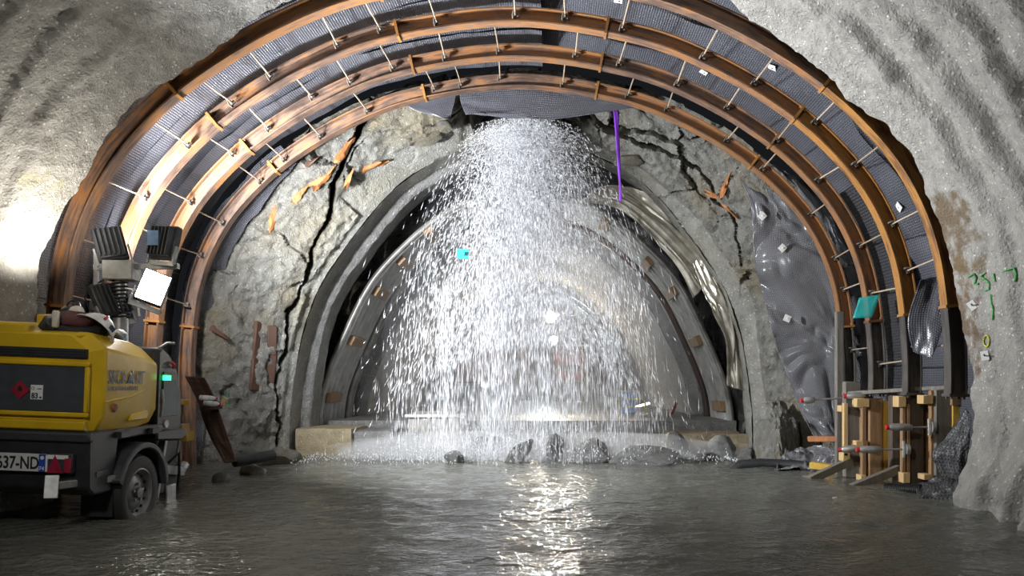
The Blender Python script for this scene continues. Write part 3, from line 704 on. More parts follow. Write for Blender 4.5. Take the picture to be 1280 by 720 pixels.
ceiling_lamp(692, 425, 30.2, 'lamp_cool', 'bluish white lamp in front of a slatted guard, under the warm lamp', True)
# red drilling machine, brown excavator, tube light, chest, rail, poles
FZ = .54
root = empty('red_machine', P(715, 505, 26), 'dark red site machine with white post standing deep in the tunnel under the lamps', 'machine'); b = Vector((root.location.x, 26, FZ)); root.location = b
mb = MB(); mb.box((-.12, .5, 1.62), (1.05, .9, .55)); mb.build('upper_body', 'container_red', root, bev=.03)
mb = MB(); mb.box((-.12, .5, 1.02), (1.0, .9, .42)); mb.build('lower_body', 'container_red', root, bev=.03)
mb = MB(); mb.box((-.12, .45, .45), (1.1, 1.0, .7)); mb.build('chassis', 'black_plastic', root, bev=.03)
mb = MB(); mb.box((-.12, .3, 1.29), (.9, .6, .12)); mb.build('grille', 'black_plastic', root)
for x in (.34, .52):
    mb = MB(); mb.bar((x, -.05, .1), (x, -.05, 2.05 if x > .4 else 1.4), .07 if x > .4 else .04); mb.build('post', 'white_paint' if x > .4 else 'wood_pale', root)
mb = MB(); mb.bar((-.65, -.05, 2.05), (.55, -.05, 2.05), .06); mb.build('top_rail', 'white_paint', root)
root = empty('excavator', (-2.2, 24.5, FZ), 'rust brown excavator standing behind the waterfall deep in the tunnel', 'excavator')
mb = MB(); mb.prism([(-.9, .75), (-.95, 1.6), (-.6, 2.05), (.3, 2.0), (.75, 1.5), (.85, .75)], -.5, 1.6, 'Y'); mb.build('body', 'excavator_brown', root, bev=.04)
mb = MB(); mb.prism([(-.35, 1.9), (-.3, 2.55), (.35, 2.5), (.5, 1.8)], -.2, 1.0, 'Y'); mb.build('cab', 'excavator_brown', root, bev=.03)
for s in (-1, 1):
    mb = MB(); mb.prism([(-.8, .0), (1.7, .0), (2.0, .3), (1.7, .62), (-.8, .62), (-1.05, .3)], s*.65-.22, s*.65+.22, 'X'); mb.build('track', 'rubber', root, bev=.05)
mb = MB(); mb.bar((.5, -.3, 1.3), (1.2, -1.2, 2.1), .28, .32); mb.bar((1.2, -1.2, 2.1), (1.45, -2.0, .95), .22, .26); mb.build('boom', 'excavator_brown', root, bev=.03)
mb = MB(); mb.prism([(-2.35, .95), (-1.8, .95), (-1.7, .5), (-1.95, .2), (-2.3, .35)], 1.1, 1.8, 'X'); mb.build('bucket', 'steel_dark', root, bev=.02)
root = empty('tube_light', P(802, 507, 18.5), 'slanting white tube light by the blue box inside the old tunnel', 'light')
mb = MB(); mb.tube([(-.2, 0, -.05), (.2, .05, .06)], .025, 8); mb.build('tube', 'tube', root); mb = MB(); mb.bar((-.22, .04, -.05), (.22, .09, .06), .05); mb.build('holder', 'galv', root)
root = empty('tool_chest', (P(785, 520, 18).x, 18, FZ), 'small pale blue chest standing under the tube light', 'chest')
mb = MB(); mb.box((0, 0, .25), (.34, .3, .5)); mb.build('body', 'blue_box', root, bev=.02); mb = MB(); mb.box((0, 0, .52), (.36, .32, .05)); mb.build('lid', 'galv', root, bev=.01)
root = empty('guard_rail', (P(790, 525, 17).x, 17, FZ), 'thin yellow guard rail on the old tunnel floor in front of the blue chest', 'railing')
mb = MB(); mb.tube([(-.3, 0, 0), (-.3, 0, .3), (-.25, 0, .36), (.25, 0, .36), (.3, 0, .3), (.3, 0, 0)], .02, 6); mb.build('frame', 'rail_yellow', root); mb = MB(); mb.tube([(-.3, 0, .18), (.3, 0, .18)], .015, 6); mb.build('mid_bar', 'rail_yellow', root)
for k, (a, b_, lb) in enumerate((((833, 535), (845, 504), 'taller dark red pole leaning on the old tunnel wall'), ((852, 538), (858, 521), 'short dark red pole beside the taller leaning pole'))):
    mb = MB(); mb.tube([P(*a, 17.2), P(*b_, 17.5)], .04, 8); mb.tube([P(*a, 17.2)+Vector((-.03, .02, 0)), P(*b_, 17.5)+Vector((0, .03, .04))], .02, 6); tag(mb.build('leaning_pole', 'maroon'), lb, 'pole')

def bvh_of(names):
    out = []
    for n in names:
        o = bpy.data.objects[n]; me = o.data
        out.append(BVHTree.FromPolygons([v.co[:] for v in me.vertices], [p.vertices[:] for p in me.polygons]))
    return out
BV = {n: bvh_of([n])[0] for n in ('wall_near', 'wall_rock', 'wall_far', 'wall_inner')}
def hit(name, px, py):
    d = (P(px, py, 10)-Vector((0, 0, H))).normalized()
    loc, nrm, i, ds = BV[name].ray_cast(Vector((0, 0, H)), d)
    if loc is None: return P(px, py, 10), Vector((0, -1, 0))
    if nrm.dot(d) > 0: nrm = -nrm
    return loc, nrm
for (px, py), lb in (((579, 318), 'upper bright cyan marker on the dark inner tunnel wall'), ((583, 346), 'lower, wider bright cyan marker on the inner tunnel wall')):
    c, n_ = hit('wall_far', px, py); mb = MB(); q_ = n_.to_track_quat('Y', 'Z').to_matrix(); mb.box(c+n_*.03, (.15, .03, .13), q_); mb.box(c+n_*.05, (.05, .03, .05), q_)
    tag(mb.build('reflector_marker', 'cyan_tag'), lb, 'marker')

# purple sling
sheet('lifting_sling', [[P(766.5, 138, 11.75), P(772, 138, 11.75)], [P(769, 165, 11.72), P(774, 165, 11.74)], [P(771, 195, 11.7), P(775, 195, 11.72)], [P(773.5, 228, 11.7), P(776, 228, 11.7)], [P(774, 252, 11.7), P(777, 252, 11.7)]],
      'purple', 'purple lifting sling dangling from the crown beside the waterfall', 'sling', fold=.015, seed=61, nu=6, nv=30, thick=.006)

# broken, rotten timber in the rock and rusty plates
def shard(px, py, ang, L, w_, lb, mat='wood_rot', surf='wall_rock', up=.02, seed=0, cat='timber', tilt=.2):
    c, n_ = hit(surf, px, py); rg = random.Random(px*7+py+seed)
    d = Vector((math.cos(ang), -tilt, math.sin(ang))).normalized(); x = d.cross(n_).normalized(); y = x.cross(d)
    mb = MB(); vs = []; fs = []; n = 7; mseg = 7
    for i in range(mseg):
        t = i/(mseg-1); rr_ = w_*(.55+.5*math.sin(PI*min(1, t*1.2+.15)))*(1-.5*t*rg.random())
        for k in range(n):
            a = 2*PI*k/n; rk = rr_*(.6+.7*rg.random()); vs.append(c+n_*up+d*((t-.5)*L+rg.uniform(-.04, .04)*(2.5 if i in (0, mseg-1) else 1))+x*math.cos(a)*rk+y*math.sin(a)*rk*.6)
    for i in range(mseg-1): fs += [(i*n+k, i*n+(k+1) % n, (i+1)*n+(k+1) % n, (i+1)*n+k) for k in range(n)]
    fs += [tuple(range(n-1, -1, -1)), tuple(range((mseg-1)*n, mseg*n))]
    mb.add(vs, fs); return tag(mb.build('broken_timber' if cat == 'timber' else 'rusty_plate', mat, ang=20), lb, cat)
S = [(428, 190, .9, .5, .10, 'splintered orange timber stub sticking out at the top of the long rock crack'), (402, 224, .65, .42, .09, 'thick orange timber chunk lying across the long rock crack'),
     (374, 243, .75, .35, .07, 'orange rotten timber piece below the thick chunk at the crack'), (342, 268, 1.25, .42, .07, 'dark brown timber stub leaning in the rock below the orange chunks'),
     (458, 210, .35, .5, .06, 'jagged orange timber splinters above the old shotcrete ring'), (478, 203, .3, .3, .045, 'small orange splinter at the upper end of the jagged timber'),
     (388, 205, .5, .3, .06, 'short brown timber under the innermost arch by the crack'), (437, 222, 1.1, .28, .045, 'upright orange splinter between the crack and the jagged timber'),
     (908, 232, 1.2, .3, .07, 'orange rotten timber in the rock beside the glossy sheet, upper piece'), (896, 246, -.5, .3, .06, 'orange rotten timber in the rock beside the glossy sheet, flat middle piece'),
     (909, 262, -.9, .36, .06, 'brown broken board in the rock under the orange pieces beside the glossy sheet'), (268, 414, -.5, .42, .07, 'brown broken board stuck in the rock beside the innermost arch leg')]
for q_ in S: shard(*q_, mat='wood_rot' if 'orange' in q_[5] else 'rust_dark')
for a, b_, w_, lb in (((318, 488), (324, 404), .20, 'rusty brown steel plate set upright in the rock, outer of two'), ((337, 478), (341, 408), .15, 'rusty brown steel plate set upright in the rock next to the old shotcrete')):
    (ca, na), (cb, nb) = hit('wall_rock', *a), hit('wall_rock', *b_); mb = MB(); mid = (ca+na*.03)*.5+(cb+nb*.03)*.5-na*.03
    for p0, p1 in ((ca-na*.01, mid), (mid, cb-nb*.02)): mb.bar(p0, p1+(p1-p0)*.02, w_, .07, up=na)
    tag(mb.build('rusty_plate', 'rust_dark', bev=.012), lb, 'plate')
rock('rock_block', hit('wall_rock', 535, 172)[0], (.55, .4, .38), 5, 'pale greenish block wedged in the broken rock over the old ring', mat='rock', rz=.3)
rock('rock_block', hit('wall_rock', 556, 160)[0], (.3, .3, .25), 8, 'small pale block on top of the greenish block in the crown', mat='rock', rz=1)
rock('rock_block', hit('wall_rock', 790, 200)[0], (.5, .4, .25), 9, 'grey stone loose in the dark joint beside the purple sling', mat='rock', rz=.2)

# ---------------------------------------------------------------- foot of the waterfall
def block(name, x0, x1, y0, y1, z0, z1, mat, label, cat, seed=0, amp=.03, chip=None):
    bm = bmesh.new(); bmesh.ops.create_cube(bm, size=1); bmesh.ops.subdivide_edges(bm, edges=bm.edges, cuts=11, use_grid_fill=True)
    p = np.array([v.co[:] for v in bm.verts])
    r_ = .46; c_ = np.clip(p, -r_, r_); e = p-c_; l_ = np.linalg.norm(e, axis=1)[:, None]+1e-9; p = c_+e/l_*np.minimum(l_, .05)
    s_ = np.array([x1-x0, y1-y0, z1-z0]); q_ = p*s_+np.array([(x0+x1)/2, (y0+y1)/2, (z0+z1)/2])
    n_ = p/np.linalg.norm(p, axis=1)[:, None]; q_ += n_*(amp*fbm(q_*3.2+seed, 4, seed)[:, None])
    for v, a_ in zip(bm.verts, q_): v.co = a_
    me = bpy.data.meshes.new(name); bm.to_mesh(me); bm.free(); smooth(me, 40); return tag(link(name, me, mat), label, cat)
block('concrete_footing', P(369, 0, 13).x, P(439, 0, 13).x, 13.0, 14.2, -.25, .47, 'concrete_block', 'tan stained concrete footing under the dull lagging arch', 'footing', 3)
block('concrete_footing', P(439, 0, 13.1).x+.02, P(488, 0, 13.1).x, 13.1, 14.2, -.25, .42, 'concrete_grey', 'dark wet concrete footing next to the tan one', 'footing', 4)
block('concrete_slab', P(488, 0, 13.5).x+.02, P(520, 0, 13.5).x, 13.5, 14.3, -.05, .38, 'concrete_grey', 'small dark slab between the wet footing and the steel box', 'slab', 5)
block('concrete_footing', P(838, 0, 13.2).x, P(936, 0, 13.2).x, 13.2, 14.3, -.25, .36, 'concrete_block', 'brownish concrete footing under the brightly lit lagging arch', 'footing', 6, .05)
root = empty('steel_trough', (P(542, 0, 13.6).x, 13.9, .3), 'grey steel trough with wet white rim at the edge of the old floor', 'trough')
mb = MB(); mb.box((0, 0, 0), (.95, .55, .66)); mb.build('body', 'channel', root, bev=.03); mb = MB()
for a, b_ in (((-.5, -.3), (.5, -.3)), ((.5, -.3), (.5, .3)), ((.5, .3), (-.5, .3)), ((-.5, .3), (-.5, -.3))): mb.bar((*a, .37), (*b_, .37), .06, .05)
mb.build('rim', 'box_grey', root); mb = MB(); mb.box((0, 0, .42), (.75, .3, .06)); mb.build('plank', 'wood_grey', root)
RK = [(600, 572, 12.9, (1.3, .8, .8), 21, 'broad grey boulder under the main stream of the waterfall'), (650, 568, 11.75, (.30, .2, .78), 22, 'pointed dark stone shard standing in the splash'),
      (692, 566, 11.85, (.45, .4, .65), 23, 'upright dark stone beside the pointed shard'), (742, 572, 11.95, (.9, .6, .5), 24, 'low grey boulder behind the upright dark stone'),
      (805, 578, 11.75, (1.3, .7, .38), 25, 'long flat wet rock at the edge of the splash'), (843, 570, 12.7, (.6, .5, .62), 26, 'steep dark rock in front of the brownish footing'),
      (905, 572, 12.6, (.8, .5, .55), 27, 'dark rounded rock beside the old shotcrete foot'), (570, 578, 11.65, (.4, .4, .3), 28, 'small rock at the lamp side of the broad boulder'),
      (880, 583, 12.3, (.5, .4, .25), 29, 'small flat rock below the dark rounded rock'), (932, 572, 12.2, (.45, .35, .3), 30, 'pale broken stone at the foot of the rock pillar')]
for px, py, d_, s_, sd, lb in RK: rock('rock', (P(px, 0, d_).x, d_, s_[2]*.22), s_, sd, lb, rz=sd if sd != 22 else .3, rx=0, mat='stone').rotation_euler.y = .6 if sd == 22 else 0
RK2 = [(312, 580, 10.4, (.5, .4, .3), 31, 'grey rubble stone at the foot of the cracked rock by the black pipe'), (345, 577, 11.6, (.7, .5, .5), 32, 'grey rubble stone between the black pipe and the tan footing'), (362, 584, 11.9, (.5, .4, .3), 33, 'low wet stone in front of the tan footing'),
       (276, 578, 9.6, (.3, .25, .2), 34, 'brown stone under the bent rusty plate'), (1180, 622, 8.3, (.26, .2, .16), 35, 'pale stone lying in the water before the black membrane heap'), (1262, 632, 7.4, (.4, .3, .25), 36, 'pale rubble stone at the shotcrete foot near the leaning bar'), (1236, 634, 7.55, (.3, .25, .15), 37, 'small rubble stone at the shotcrete foot')]
for px, py, d_, s_, sd, lb in RK2: rock('rubble_stone', (P(px, 0, d_).x, d_, s_[2]*.15), s_, sd, lb, 'stone', rz=sd, mat='rock')
rock('rock_pillar', P(984, 590, 11.7)+Vector((0, .3, .25)), (.85, .8, 1.75), 38, 'tall rough rock stump at the foot of the rock face below the glossy sheet', mat='rock', rz=.4)

# ================================================================== FALLING WATER, SPLASH, MIST
def drops(name, n, gen, mat, label, seed):
    rg = np.random.RandomState(seed); p, dvec, L, r = gen(n, rg)
    d = dvec/np.linalg.norm(dvec, axis=1)[:, None]; a = np.cross(d, np.array([0, 1., .01])); a /= np.linalg.norm(a, axis=1)[:, None]; b_ = np.cross(d, a)
    V = np.stack([p-d*L[:, None]/2]+[p+d*L[:, None]*.18+(a*math.cos(q_)+b_*math.sin(q_))*r[:, None] for q_ in (0, 2*PI/3, 4*PI/3)]+[p+d*L[:, None]/2], 1).reshape(-1, 3)
    f = np.array([(0, 2, 1), (0, 3, 2), (0, 1, 3), (4, 1, 2), (4, 2, 3), (4, 3, 1)]); Fc = (f[None]+5*np.arange(len(p))[:, None, None]).reshape(-1, 3)
    me = bpy.data.meshes.new(name); me.vertices.add(len(V)); me.vertices.foreach_set('co', V.reshape(-1)); me.loops.add(Fc.size); me.loops.foreach_set('vertex_index', Fc.reshape(-1).astype(np.int32))
    me.polygons.add(len(Fc)); me.polygons.foreach_set('loop_start', np.arange(0, Fc.size, 3, dtype=np.int32)); me.update(calc_edges=True); smooth(me, None)
    return tag(link(name, me, mat), label, 'water', kind='stuff')
def gen_fall(n, rg):
    # water leaves the mouth under the crown and spreads as it falls
    t = rg.rand(n)**.85*.98; u = rg.normal(size=n)*.55; tail = rg.rand(n) < .38
    u = np.where(tail, rg.uniform(-1, 1, n)*1.35, u)
    z0 = 5.42-.10*u*u; vz0 = .6*rg.rand(n)+.4*(1-u*u*.3)
    z = z0-5.5*np.clip(t*1.0, 0, 1)**1.25
    sp = np.clip((5.45-z)/5.5, .01, 1)
    spread = .55+1.15*(1-np.exp(-3.4*sp))
    x = -.42+u*spread+.05*rg.normal(size=n); y = 12.35+.42*rg.normal(size=n)*(.5+.5*spread)-.15*sp
    y = np.clip(y, 11.6, 13.4)
    d = np.stack([u*.62*np.exp(-3.4*sp)+.03*rg.normal(size=n), rg.normal(size=n)*.05, -np.ones(n)], 1)
    L = (.03+.22*np.sqrt(sp))*(.5+rg.rand(n)); r = .0018+.0045*rg.rand(n)**2.2
    k = (z > -.02); return np.stack([x, y, z], 1)[k], d[k], L[k], r[k]
drops('falling_water', 14000, gen_fall, 'falling_water', 'broad white waterfall pouring from the tunnel crown', 71)
def gen_core(n, rg):
    s = rg.rand(n)**2.0; z = 5.45-3.6*s; x = -.42+rg.normal(size=n)*(.36+.55*s); y = 12.2+.3*rg.normal(size=n)
    d = np.stack([(x+.42)*.4, rg.normal(size=n)*.2, -.3-s*2], 1)+.25*rg.normal(size=(n, 3))*(1-s)[:, None]
    return np.stack([x, np.clip(y, 11.7, 13.2), z-.22*(x+.42)**2], 1), d, (.03+.10*s)*(.5+rg.rand(n)), .002+.0065*rg.rand(n)**1.7
drops('bursting_water', 42000, gen_core, 'falling_water', 'dense white burst of water at the crown where the waterfall starts', 72)
def gen_jets(n, rg):
    xs = np.array([-.95, -.75, -.1, .3, -1.7, 1.0]); k = rg.randint(0, len(xs), n); s = rg.rand(n); z = 2.9*(1-s)**1.0
    x = xs[k]+.06*rg.normal(size=n)*(1+s); y = 12.1+.15*rg.normal(size=n)
    return np.stack([x, y, z], 1), np.stack([rg.normal(size=n)*.04, rg.normal(size=n)*.04, -np.ones(n)], 1), .12+.22*rg.rand(n), .003+.006*rg.rand(n)**2
drops('water_jets', 2000, gen_jets, 'falling_water', 'denser thin streams falling inside the waterfall onto the boulders', 73)
def gen_splash(n, rg):
    x = rg.normal(size=n)*1.5-.35; x = np.clip(x, -3.9, 2.9); y = 12.1+.4*rg.normal(size=n); z = .02+.28*np.abs(rg.normal(size=n))*np.exp(-((x+.35)/2.4)**2)
    d = np.stack([rg.normal(size=n)*.6, rg.normal(size=n)*.6, np.ones(n)], 1)
    return np.stack([x, y, z], 1), d, .02+.05*rg.rand(n), .004+.007*rg.rand(n)**2
drops('splash_drops', 4200, gen_splash, 'falling_water', 'splash of drops leaping along the foot of the waterfall', 74)
def mound(name, cx, cy, rx, ry, hgt, mat, label, seed, z0=.02, amp=.25):
    n, m = 48, 24; Pt = []
    for i in range(m):
        a = PI/2*i/(m-1)
        row = []
        for k in range(n):
            b_ = 2*PI*k/n; row.append((math.cos(b_)*math.cos(a), math.sin(b_)*math.cos(a), math.sin(a)))
        Pt.append(row)
    p = np.array(Pt); f = 1+amp*fbm(p*2.2+seed, 3, seed); p = p*f[..., None]; p[..., 2] = np.abs(p[..., 2])
    p = p*np.array([rx, ry, hgt])+np.array([cx, cy, z0]); bot = np.repeat(np.array([[[cx, cy, z0]]]), n, 1)
    o = grid(name, np.concatenate([bot, p], 0), mat, wrap=True)
    bm = bmesh.new(); bm.from_mesh(o.data); bmesh.ops.remove_doubles(bm, verts=bm.verts, dist=1e-4); bmesh.ops.recalc_face_normals(bm, faces=bm.faces); bm.to_mesh(o.data); bm.free()
    return tag(o, label, 'mist', kind='stuff')
mound('mist', -.3, 12.65, 3.7, 1.0, .42, 'mist', 'white mist drifting low over the foot of the waterfall', 5)
mound('mist', -.35, 12.7, 2.2, .8, 1.3, 'mist_thin', 'taller cloud of mist where the main stream lands', 6, amp=.35)
mound('spray_haze', -.45, 12.45, 2.4, .9, 5.3, 'spray', 'thin haze of spray hanging in the waterfall', 7, amp=.12)
m_ = MB(); m_.box((AX, 20.0, 2.6), (7.4, 11.5, 4.0)); tag(m_.build('tunnel_haze', 'haze'), 'grey damp haze filling the old tunnel behind the waterfall', 'haze', kind='stuff')
# ================================================================== TOWED COMPRESSOR
def T4(loc, z=0, x=0, y=0): return Matrix.Translation(loc) @ (Matrix.Rotation(z, 4, 'Z') @ Matrix.Rotation(x, 4, 'X') @ Matrix.Rotation(y, 4, 'Y'))
TS = 1.14
comp = empty('compressor_trailer', (-3.44*TS, 5.6*TS, H*(1-TS)), 'yellow towed compressor with dark lower body and white number plate, parked in the water', 'compressor')
comp.rotation_euler = (0, R(2.3), R(2)); comp.scale = (TS, TS, TS)
def loft(name, secs, mat, parent, bev=.015, ang=30):
    n = len(secs[0]); mb = MB(); vs = [v for s_ in secs for v in s_]; fs = []
    for i in range(len(secs)-1): fs += [(i*n+k, i*n+(k+1) % n, (i+1)*n+(k+1) % n, (i+1)*n+k) for k in range(n)]
    fs += [tuple(range(n-1, -1, -1)), tuple(range((len(secs)-1)*n, len(secs)*n))]; mb.add(vs, fs)
    return mb.build(name, mat, parent, bev=bev, ang=ang)
WL = -1.5
def hsec(y, ins, zt, ze, zb=.88, wl=WL):
    # right side (lower tuck, belly, shoulder, roof), then across to the far side
    return [(-.06-ins, y, zb), (-ins, y, zb+.13), (.0-ins, y, ze), (-.13-ins*1.4, y, zt), (wl+.13+ins*1.4, y, zt), (wl+ins, y, ze), (wl+ins, y, zb+.13), (wl+.06+ins, y, zb)]
hood = loft('hood', [hsec(.0, .085, 1.62, 1.49), hsec(.07, 0, 1.64, 1.52), hsec(.66, 0, 1.60, 1.455), hsec(.96, .05, 1.57, 1.42, .9), hsec(1.06, .11, 1.45, 1.36, .93), hsec(1.09, .16, 1.32, 1.27, 1.0)], 'yellow', comp)
# rear face: raised frame, slot and recessed panel
def rim(name, x0, x1, z0, z1, w_, d_, mat, parent, y=0):
    mb = MB()
    for a, b_ in (((x0, z0), (x1, z0)), ((x0, z1), (x1, z1))): mb.box(((a[0]+b_[0])/2, y-d_/2, a[1]), (x1-x0+w_, d_, w_))
    for x in (x0, x1): mb.box((x, y-d_/2, (z0+z1)/2), (w_, d_, z1-z0-w_))
    return mb.build(name, mat, parent, bev=.008)
mb = MB(); mb.box((-.70, -.004, 1.205), (1.20, .03, .35)); pan = mb.build('rear_panel', 'panel_grey', hood, bev=.006)
rim('panel_frame', -1.32, -.085, 1.012, 1.392, .035, .035, 'yellow', hood)
mb = MB(); mb.box((-.70, -.006, 1.472), (1.21, .03, .072)); mb.build('air_slot', 'black_plastic', hood, bev=.004)
mb = MB()
for k in range(3): mb.box((-.70, -.024, 1.452+.02*k), (1.19, .01, .006))
mb.build('slot_louver', 'charcoal', hood)
mb = MB(); mb.prism([(-.03, .96), (-.03, .90), (.03, .875), (.05, .98)], -1.42, -.09, 'X'); mb.build('rear_lip', 'yellow', hood, bev=.006)
mb = MB(); mb.prism([(-.0, 1.59), (.02, 1.69), (.3, 1.71), (.34, 1.60)], -1.4, -.56, 'X'); mb.build('raised_lid', 'yellow', hood, bev=.02)
mb = MB(); mb.prism([(-.0, 1.59), (.03, 1.64), (.3, 1.64), (.34, 1.60)], -.22, -.15, 'X'); mb.build('lid_stop', 'yellow', hood, bev=.02)
# diamond sign, sound label
mb = MB(); mb.box((-.57, -.024, 1.185), (.10, .006, .10), rotm(0, 0, R(45))); mb.build('hazard_label', 'label_red', pan)
mb = MB(); mb.prism([(-.582, 1.175), (-.558, 1.175), (-.553, 1.195), (-.57, 1.222), (-.587, 1.195)], -.0285, -.0275, 'Y'); mb.build('flame_mark', 'ink', pan)
mb = MB(); mb.box((-.448, -.024, 1.172), (.088, .006, .108)); mb.build('sound_label', 'label_white', pan)
def text(name, body, size, mat, parent, loc, rot, bold=.0, sx=1., depth=.001):
    cu = bpy.data.curves.new(name, 'FONT'); cu.body = body; cu.size = size; cu.align_x = 'LEFT'; cu.offset = bold; cu.extrude = depth; cu.resolution_u = 3
    o = bpy.data.objects.new('tmp', cu); C.objects.link(o)
    dg = bpy.context.evaluated_depsgraph_get(); me = bpy.data.meshes.new_from_object(o.evaluated_get(dg)); bpy.data.objects.remove(o)
    me.materials.clear(); t = link(name, me, mat, parent); t.location = loc; t.rotation_euler = rot; t.scale = (sx, 1, 1); return t
RR = (R(90), 0, 0)
text('label_text', '83', .058, 'ink', pan, (-.484, -.029, 1.126), RR, .0015, .85)
text('label_text', 'dB', .018, 'ink', pan, (-.428, -.029, 1.128), RR, .0004); text('label_text', 'LWA', .014, 'ink', pan, (-.442, -.029, 1.193), RR, .0003)
mb = MB(); mb.lathe([(.009, -.001), (.012, -.001), (.012, .001), (.009, .001)], (-.475, -.028, 1.2), 'Y', 12); mb.build('label_mark', 'ink', pan)
# side lettering on the yellow flank (x = 0 plane, reading towards the front)
RS = (R(90), 0, R(90))
mb = MB(); mb.box((0, 0, 0), (.001, .001, .001))
def side_text(body, y, z, size, mat, bold, sx): return text('side_lettering', body, size, mat, hood, (.008, y, z), RS, bold, sx)
side_text('SECA', .10, 1.255, .150, 'logo_blue', .0014, .74); side_text('AT', .495, 1.255, .150, 'logo_blue', .0014, .74)
mb = MB(); mb.prism([(0.375, 1.259), (0.417, 1.342), (0.429, 1.322), (0.447, 1.362), (0.483, 1.255), (0.456, 1.255), (0.444, 1.287), (0.435, 1.257), (0.420, 1.257), (0.413, 1.292), (0.399, 1.257)], .001, .009, 'X'); mb.build('logo_mark', 'logo_blue', hood)
mb = MB(); mb.prism([(.408, 1.332), (.417, 1.346), (.428, 1.328), (.420, 1.322)], .003, .011, 'X'); mb.build('logo_snow', 'label_white', hood)
mb = MB(); mb.prism([(.440, 1.342), (.447, 1.364), (.456, 1.337), (.448, 1.332)], .003, .011, 'X'); mb.build('logo_snow', 'label_white', hood)
side_text('LOCATION & VENTE', .10, 1.20, .046, 'logo_blue', .0006, 1.03)
mb = MB(); mb.lathe([(0, .012), (.03, .012), (.036, 0), (.03, -.012), (0, -.012)], (.004, .20, 1.065), 'X', 16); mb.build('side_reflector', 'wood_rot', hood)
mb = MB(); mb.prism([(.44, .95), (.47, 1.01), (.72, 1.03), (.74, .99), (.70, .95)], -.03, .006, 'X'); mb.build('lower_step', 'yellow', hood, bev=.01)
mb = MB(); mb.prism([(.08, 1.105), (.45, 1.14), (.70, 1.20), (.71, 1.215), (.44, 1.16), (.08, 1.12)], -.03, .007, 'X'); mb.build('flank_crease', 'yellow', hood, bev=.008)
# dark lower body, bumper, mudguard
mb = MB(); mb.prism([(-.02, .88), (-.04, .80), (-.02, .46), (.05, .40), (.28, .40), (.33, .52), (.36, .80), (1.1, .82), (1.1, .89), (.0, .89)], WL, -.04, 'X'); body = mb.build('lower_body', 'black_plastic', comp, bev=.015)
mb = MB(); mb.box((-.75, -.035, .845), (1.45, .07, .07)); mb.build('bumper_rail', 'charcoal', body, bev=.012)
for q_ in ((-.02, .38, .845), (-.02, .88, .845)): mb = MB(); mb.box(q_, (.05, .12, .045)); mb.build('side_slot', 'ink', body)
prof_o = [(.26, .50)]+[(.68-.42*math.cos(a), .36+.40*math.sin(a)) for a in np.linspace(.25, PI-.25, 12)]+[(1.10, .36)]
prof_i = [(1.04, .36)]+[(.68+.36*math.cos(a), .35+.36*math.sin(a)) for a in np.linspace(.2, PI-.2, 12)]+[(.32, .50)]
mb = MB()
for x0, x1 in ((-.30, .03),):
    n1 = len(prof_o); po = prof_o; pi_ = prof_i[::-1]
    m_k = min(len(po), len(pi_)); vs = []
    for (a, b_) in zip(po, pi_): vs += [(x0, *a), (x1, *a), (x1, *b_), (x0, *b_)]
    fs = []
    for i in range(m_k-1):
        for k in range(4): fs.append((i*4+k, i*4+(k+1) % 4, (i+1)*4+(k+1) % 4, (i+1)*4+k))
    fs += [(0, 1, 2, 3), tuple(range((m_k-1)*4, m_k*4))]; mb.add(vs, fs)
mb.build('mudguard', 'charcoal', comp, bev=.01)
# wheel
def wheel(x, y, z, s=1):
    mb = MB(); mb.lathe([(0.207, -0.085), (0.264, -0.095), (0.308, -0.081), (0.326, -0.038), (0.326, 0.038), (0.308, 0.081), (0.264, 0.095), (0.207, 0.085), (0.207, -0.085)], (x, y, z), 'X', 40); wh = mb.build('wheel', 'rubber', comp)
    mb = MB(); mb.lathe([(0.211, -0.076), (0.211, 0.081), (0.198, 0.085), (0.180, 0.057), (0.150, 0.028), (0.132, 0.043), (0.088, 0.052), (0.044, 0.052), (0.042, 0.085), (0.000, 0.087)], (x, y, z), 'X', 40); mb.build('rim', 'rim_grey', wh)
    for k in range(14):
        a = 2*PI*k/14; mb = MB(); mb.lathe([(0.000, 0.000), (0.014, 0.000), (0.014, 0.011), (0.000, 0.011)], (x+.04, y+.165*math.cos(a), z+.165*math.sin(a)), 'X', 8); mb.build('rim_slot', 'ink', wh)
    mb = MB()
    for k in range(5):
        a = 2*PI*k/5+.3; mb.tube([(x+.05, y+.072*math.cos(a), z+.072*math.sin(a)), (x+.075, y+.072*math.cos(a), z+.072*math.sin(a))], .012, 6)
    mb.build('wheel_nut', 'galv', wh)
wheel(-.09, .667, .335); mb = MB(); mb.tube([(-1.4, .667, .335), (-.12, .667, .335)], .04, 8); mb.build('axle', 'steel_dark', comp)
mb = MB(); mb.box((-.17, .33, .33), (.24, .02, .28)); mb.build('mud_flap', 'rubber', comp)
# number plate, lamp
mb = MB(); mb.box((-.635, -.075, .652), (.62, .008, .132)); npl = mb.build('number_plate', 'plate_white', comp, bev=.003)
mb = MB(); mb.box((-.352, -.08, .652), (.05, .004, .13)); mb.build('plate_band', 'eu_blue', npl)
text('plate_text', '-637-ND', .128, 'ink', npl, (-.712, -.082, .607), RR, .002, .72); text('plate_text', '74', .04, 'label_white', npl, (-.374, -.084, .598), RR, .0006)
mb = MB(); mb.lathe([(0, -.002), (.014, -.002), (.014, .002), (0, .002)], (-.352, -.083, .69), 'Y', 12); mb.build('plate_mark', 'label_white', npl)
mb = MB(); mb.box((-.225, -.06, .652), (.185, .05, .145)); lmp = mb.build('tail_lamp', 'charcoal', comp, bev=.008)
mb = MB(); mb.prism([(-.313, .582), (-.193, .582), (-.253, .716)], -.095, -.082, 'Y'); mb.build('triangle_reflector', 'lens_red', lmp)
